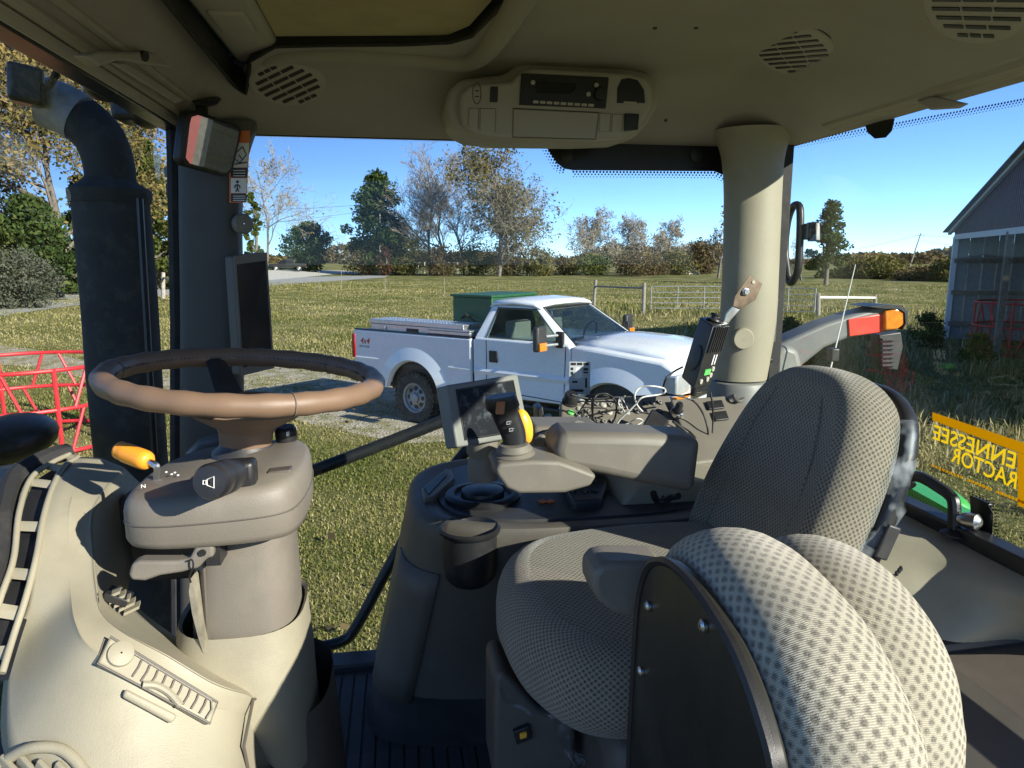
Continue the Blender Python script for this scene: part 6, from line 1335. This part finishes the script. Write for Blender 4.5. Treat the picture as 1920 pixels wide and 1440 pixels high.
for pts in ([(880, 203), (897, 203), (896, 240), (878, 237)], [(901, 203), (929, 204), (928, 248), (900, 244)], [(1126, 212), (1145, 213), (1143, 246), (1124, 246)], [(1149, 214), (1168, 215), (1166, 246), (1147, 247)]):
    opx(pts, 'blank_switch', 'liner2', .003, .004, .001); MB().tube([P(x, y, Y=OY-.0005) for x, y in pts], .0008, 5, closed=True).build('switch_gap', M['taupe2'], oc)
opx([(1172, 212), (1199, 213), (1197, 243), (1172, 245)], 'rocker_switch', 'black', .006, .008, .002); opx([(920, 162), (934, 162), (933, 191), (919, 191)], 'rocker_switch', 'black', .004, .006, .001)
MB().tube([P(894+8*math.cos(a), 175+20*math.sin(a), Y=OY-.001) for a in [2*math.pi*i/24 for i in range(24)]], .0008, 5, closed=True).build('lamp_outline', M['taupe2'], oc)
for y in (169, 180): opx([(891, y), (898, y), (898, y+2), (891, y+2)], 'lamp_mark', 'black', .001, .001, 0)
# ---- rear view mirror, pillar display, labels
rm_ = thing_part('interior_mirror', P(398, 270, Y=1.55), T); rm_['label'] = 'black framed interior mirror showing a red barn'
mcn = P(397, 268, Y=1.56); mn = V(.9, -.406, -.163).normalized()
mq = [Pp(x, y, mcn, mn) for x, y in ((352, 210), (366, 206), (444, 232), (455, 242), (452, 262), (438, 322), (428, 332), (418, 331), (348, 312), (339, 300), (341, 285), (348, 225))]
MB().prism(mq, -mn*.022).build('housing', M['black'], rm_, bevel=.006)
cm = sum(mq, V(0, 0, 0))/len(mq); MB().prism([cm+(p-cm)*.86+mn*.0012 for p in mq], -mn*.002).build('mirror_glass', M['mirror'], rm_, smooth=0)
MB().tube([P(378, 212, Y=1.57), P(378, 195, Y=1.58)], .012, 10).build('stem', M['black'], rm_); px_prism([(358, 188), (400, 189), (408, 197), (392, 201), (362, 196)], Y=1.56, vec=(0, .05, .02)).build('mount', M['black'], rm_, bevel=.004)
pd = thing_part('pillar_display', P(470, 600, Y=1.6), T); pd['label'] = 'tall dark display mounted on the front pillar'
d4 = [P(438, 480, Y=1.56), P(500, 473, Y=1.63), P(514, 690, Y=1.63), P(452, 705, Y=1.56)]; dn = (d4[1]-d4[0]).cross(d4[3]-d4[0]).normalized(); dn = dn if dn.dot(CAM-d4[0]) > 0 else -dn
MB().prism(d4, -dn*.03).build('housing', M['taupe2'], pd, bevel=.006); dc_ = sum(d4, V(0, 0, 0))/4
MB().prism([dc_+(p-dc_)*.86+dn*.0022 for p in d4], -dn*.003).build('screen', M['screen2'], pd, smooth=0); MB().prism([d4[0]+dn*.001, d4[1]+dn*.001, d4[2]+dn*.001, d4[3]+dn*.001], -dn*.0015).build('bezel', M['taupe'], pd, bevel=.0005)
wlb = thing_part('warning_label', P(450, 320, Y=1.66), T); wlb['label'] = 'black white and orange safety label on the front pillar'
LY = 1.652
def lab(pts, m, dy=0): px_prism(pts, Y=LY-dy, vec=(0, .0004, 0)).build('label_field', M[m], wlb, smooth=0)
lab([(430, 245), (469, 245), (462, 380), (430, 380)], 'decal_o'); lab([(433, 268), (467, 268), (464, 314), (433, 314)], 'decal_w', .001); lab([(433, 315), (464, 315), (463, 333), (433, 333)], 'black', .001)
lab([(433, 334), (463, 334), (462, 362), (433, 362)], 'decal_w', .001); lab([(433, 363), (462, 363), (462, 378), (433, 378)], 'black', .001)
for y in (319, 324, 329, 367, 371, 375): lab([(437, y), (460, y), (460, y+1.4), (437, y+1.4)], 'decal_w', .002)
pi = MB(); pi.ell(P(445, 341, Y=LY-.002), (.003, .001, .003), 8, 6)
for a, b in (((445, 345), (445, 353)), ((441, 347), (449, 347)), ((445, 353), (442, 360)), ((445, 353), (448, 360)), ((441, 347), (440, 353)), ((449, 347), (450, 353)), ((445, 285), (455, 275)), ((455, 275), (462, 290)), ((462, 290), (450, 305)), ((450, 305), (440, 298)), ((440, 308), (464, 304)), ((448, 290), (455, 300))): pi.tube([P(*a, Y=LY-.002), P(*b, Y=LY-.002)], .0011, 5)
pi.build('label_figure', M['black'], wlb)
wst = thing_part('window_sticker', P(1088, 710, Y=1.75), T); wst['label'] = 'silver seat instruction sticker on the door window'
px_prism([(1068, 678), (1107, 679), (1106, 740), (1067, 738)], Y=1.7505, vec=(0, .0004, 0)).build('backing', M['silver'], wst, smooth=0)
ik = MB()
for x0, y0, x1, y1 in ((1070, 680, 1080, 685), (1082, 680, 1092, 685), (1094, 680, 1104, 685), (1070, 689, 1075, 694), (1070, 697, 1075, 703), (1094, 690, 1103, 695), (1094, 697, 1103, 700), (1073, 714, 1083, 718), (1097, 709, 1101, 727), (1070, 730, 1094, 735)): ik.prism([P(x, y, Y=1.7500) for x, y in ((x0, y0), (x1, y0), (x1, y1), (x0, y1))], V(0, .0003, 0))
ik.build('icon', M['black'], wst, smooth=0)
px_prism([(1078, 700), (1080, 690), (1086, 688), (1090, 696), (1094, 706), (1088, 710), (1077, 709)], Y=1.7499, vec=(0, .0002, 0)).build('seat_symbol', M['decal_w'], wst, smooth=0)

# ---- loose things in the cab
rd_ = thing('two_way_radio', P(1310, 730, Y=1.5), 'black radio unit with ribbed side hanging before the beige pillar', 'radio')
e0, e1, e2, e3 = P(1337, 611, Y=1.47), P(1368, 608, Y=1.52), P(1312, 594, Y=1.55), P(1300, 730, Y=1.47)
ca, cb, cdn = (e1-e0)/2, (e2-e0)/2, (e3-e0)/2; MB().obox(e0+ca+cb+cdn, ca, cb, cdn).build('case', M['black'], rd_, bevel=.004)
no = ca.cross(cdn).normalized(); no = no if no.dot(CAM-e0) > 0 else -no
for i in range(7): MB().obox(e0+ca*(.25+i*.25)+cdn*.45+no*.002, ca*.06, cdn*.40, no*.003).build('fin', M['black'], rd_, smooth=0)
nl = cb.cross(cdn).normalized(); nl = nl if nl.dot(CAM-e0) > 0 else -nl
MB().lathe([(.030, 0), (.030, .002), (.026, .003), (.001, .003)], e0+cb*1.0+cdn*1.15, nl, 28, caps=False).build('speaker_disc', M['charcoal'], rd_)
MB().obox(e0+ca*1.0+cdn*1.5+no*.001, ca*.35, cdn*.09, no*.0015).build('display', M['btn_g'], rd_)
for u, w in ((.55, 1.78), (1.25, 1.74), (1.55, 1.42), (1.5, 1.62)): MB().lathe([(.006, 0), (.006, .003), (.001, .0035)], e0+ca*u+cdn*w+no*.0005, no, 12, caps=False).build('key', M['btn_w'], rd_)
for i in range(2): MB().obox(e0+ca*(1.25+.3*i)+cdn*1.12+no*.001, ca*.06, cdn*.16, no*.0006).build('print_line', M['wtext'], rd_, smooth=0)
MB().lathe([(.018, 0), (.017, .004), (.008, .006), (.008, .012), (.011, .014), (.011, .018), (.001, .019)], e0+cb*.9+ca*.8, -cdn.normalized(), 20, caps=False).build('knob', M['black'], rd_)
MB().lathe([(.007, -.005), (.007, .02), (.005, .024)], e3+ca*.6+cb*.4, cdn.normalized(), 12).build('plug', M['black'], rd_)
bt = thing('mounting_bracket', P(1395, 560, Y=1.56), 'rusty bent steel bracket bolted to the beige pillar', 'bracket')
MB().prism([P(x, y, Y=1.55) for x, y in ((1405, 517), (1429, 532), (1416, 562), (1388, 580), (1374, 574), (1378, 555))], V(.004, .006, 0)).build('plate', M['rust'], bt, bevel=.001)
MB().prism([P(x, y, Y=1.552) for x, y in ((1374, 574), (1388, 580), (1372, 598), (1362, 612), (1356, 608), (1362, 588))], V(.004, .012, 0)).build('bent_arm', M['steel'], bt, bevel=.001)
MB().lathe([(.0095, 0), (.0095, .002), (.006, .0025), (.006, .007), (.001, .007)], P(1398, 547, Y=1.549), (0, -1, 0), 6, caps=False).build('bolt', M['steel'], bt); MB().lathe([(.004, 0), (.004, .0006)], P(1413, 529, Y=1.549), (0, -1, 0), 12).build('hole', M['btn_w'], bt)
mi = thing('microphone', P(1230, 810, Y=1.47), 'black hand microphone lying on the button panel', 'microphone')
a0, a1, a2 = P(1222, 767, Y=1.50), P(1255, 790, Y=1.47), P(1200, 805, Y=1.44); ma, mb_ = (a1-a0)/2, (a2-a0)/2; mnn = ma.cross(mb_).normalized(); mnn = mnn if mnn.dot(CAM-a0) > 0 else -mnn
MB().obox(a0+ma+mb_-mnn*.008, ma, mb_, mnn*.014).build('body', M['black'], mi, bevel=.006)
gr_ = MB()
for i in range(9): gr_.obox(a0+ma*(.25+i*.19)+mb_*1.0+mnn*.0065, ma*.05, mb_*.75, mnn*.0008)
gr_.build('grille', M['charcoal'], mi, smooth=0)
def cable(pts, m, r, label, Y0=1.50, sd_=1):
    g2 = random.Random(sd_); pp_ = [P(x, y, Y=Y0+g2.uniform(-.012, .012)) for x, y in pts]
    tag(MB().tube(cr(pp_, 7), r, 6).build('cable', M[m], None, smooth=80), label, 'cable', 'cables on the button panel')
cable([(1075, 800), (1085, 775), (1098, 755), (1112, 742), (1128, 740), (1150, 748), (1156, 765), (1150, 790), (1130, 808), (1105, 818)], 'cblk', .0022, 'black cable arching over the left buttons', 1.49, 1)
cable([(1100, 818), (1110, 795), (1112, 760), (1118, 742), (1135, 738), (1150, 745)], 'cblk', .0022, 'black cable looping up from the armrest past the buttons', 1.48, 2)
cable([(1090, 808), (1110, 780), (1140, 770), (1165, 768), (1190, 760)], 'cblk', .0018, 'thin black cable crossing the middle buttons', 1.50, 3)
cable([(1128, 812), (1115, 790), (1110, 768), (1112, 745), (1125, 737)], 'cblk', .002, 'black cable hooked beside the green buttons', 1.495, 4)
cable([(1072, 740), (1110, 748), (1150, 745), (1185, 744), (1220, 742), (1260, 740)], 'cblk', .0025, 'black cable lying along the window edge', 1.575, 5)
cable([(1150, 814), (1160, 790), (1178, 772), (1192, 758), (1205, 745), (1235, 740), (1247, 735), (1244, 728), (1222, 724), (1200, 727), (1190, 742), (1195, 760), (1205, 772)], 'cwht', .002, 'white cable curling over the microphone', 1.475, 6)
cable([(1125, 812), (1150, 802), (1175, 795), (1195, 785), (1205, 790), (1190, 800), (1170, 812)], 'cwht', .0016, 'white cable lying left of the microphone', 1.455, 7)
cable([(1160, 765), (1163, 750), (1172, 742), (1165, 755), (1170, 770), (1180, 775), (1165, 745), (1160, 758), (1172, 772)], 'cwht', .0012, 'tangled pale green wires beside the white cable', 1.49, 8)
cable([(1316, 735), (1300, 738), (1270, 742), (1245, 735), (1248, 712), (1262, 698), (1280, 688)], 'cblk', .0024, 'black cord running from the radio to the window', 1.52, 9)
cable([(1332, 735), (1336, 760), (1337, 790), (1336, 812)], 'cblk', .0022, 'black cord hanging straight down from the radio plug', 1.47, 10)
cable([(1270, 742), (1300, 752), (1318, 775), (1326, 800), (1328, 815)], 'cblk', .0022, 'black cable curving down beside the rocker switches', 1.50, 11)
cable([(1262, 790), (1275, 800), (1290, 812), (1300, 822)], 'cblk', .0035, 'thick black cord from the power plug to the seat', 1.47, 12)
cable([(1225, 925), (1232, 938), (1245, 940), (1260, 932), (1272, 930)], 'cblk', .007, 'coiled black cord hanging under the armrest', 1.20, 13)
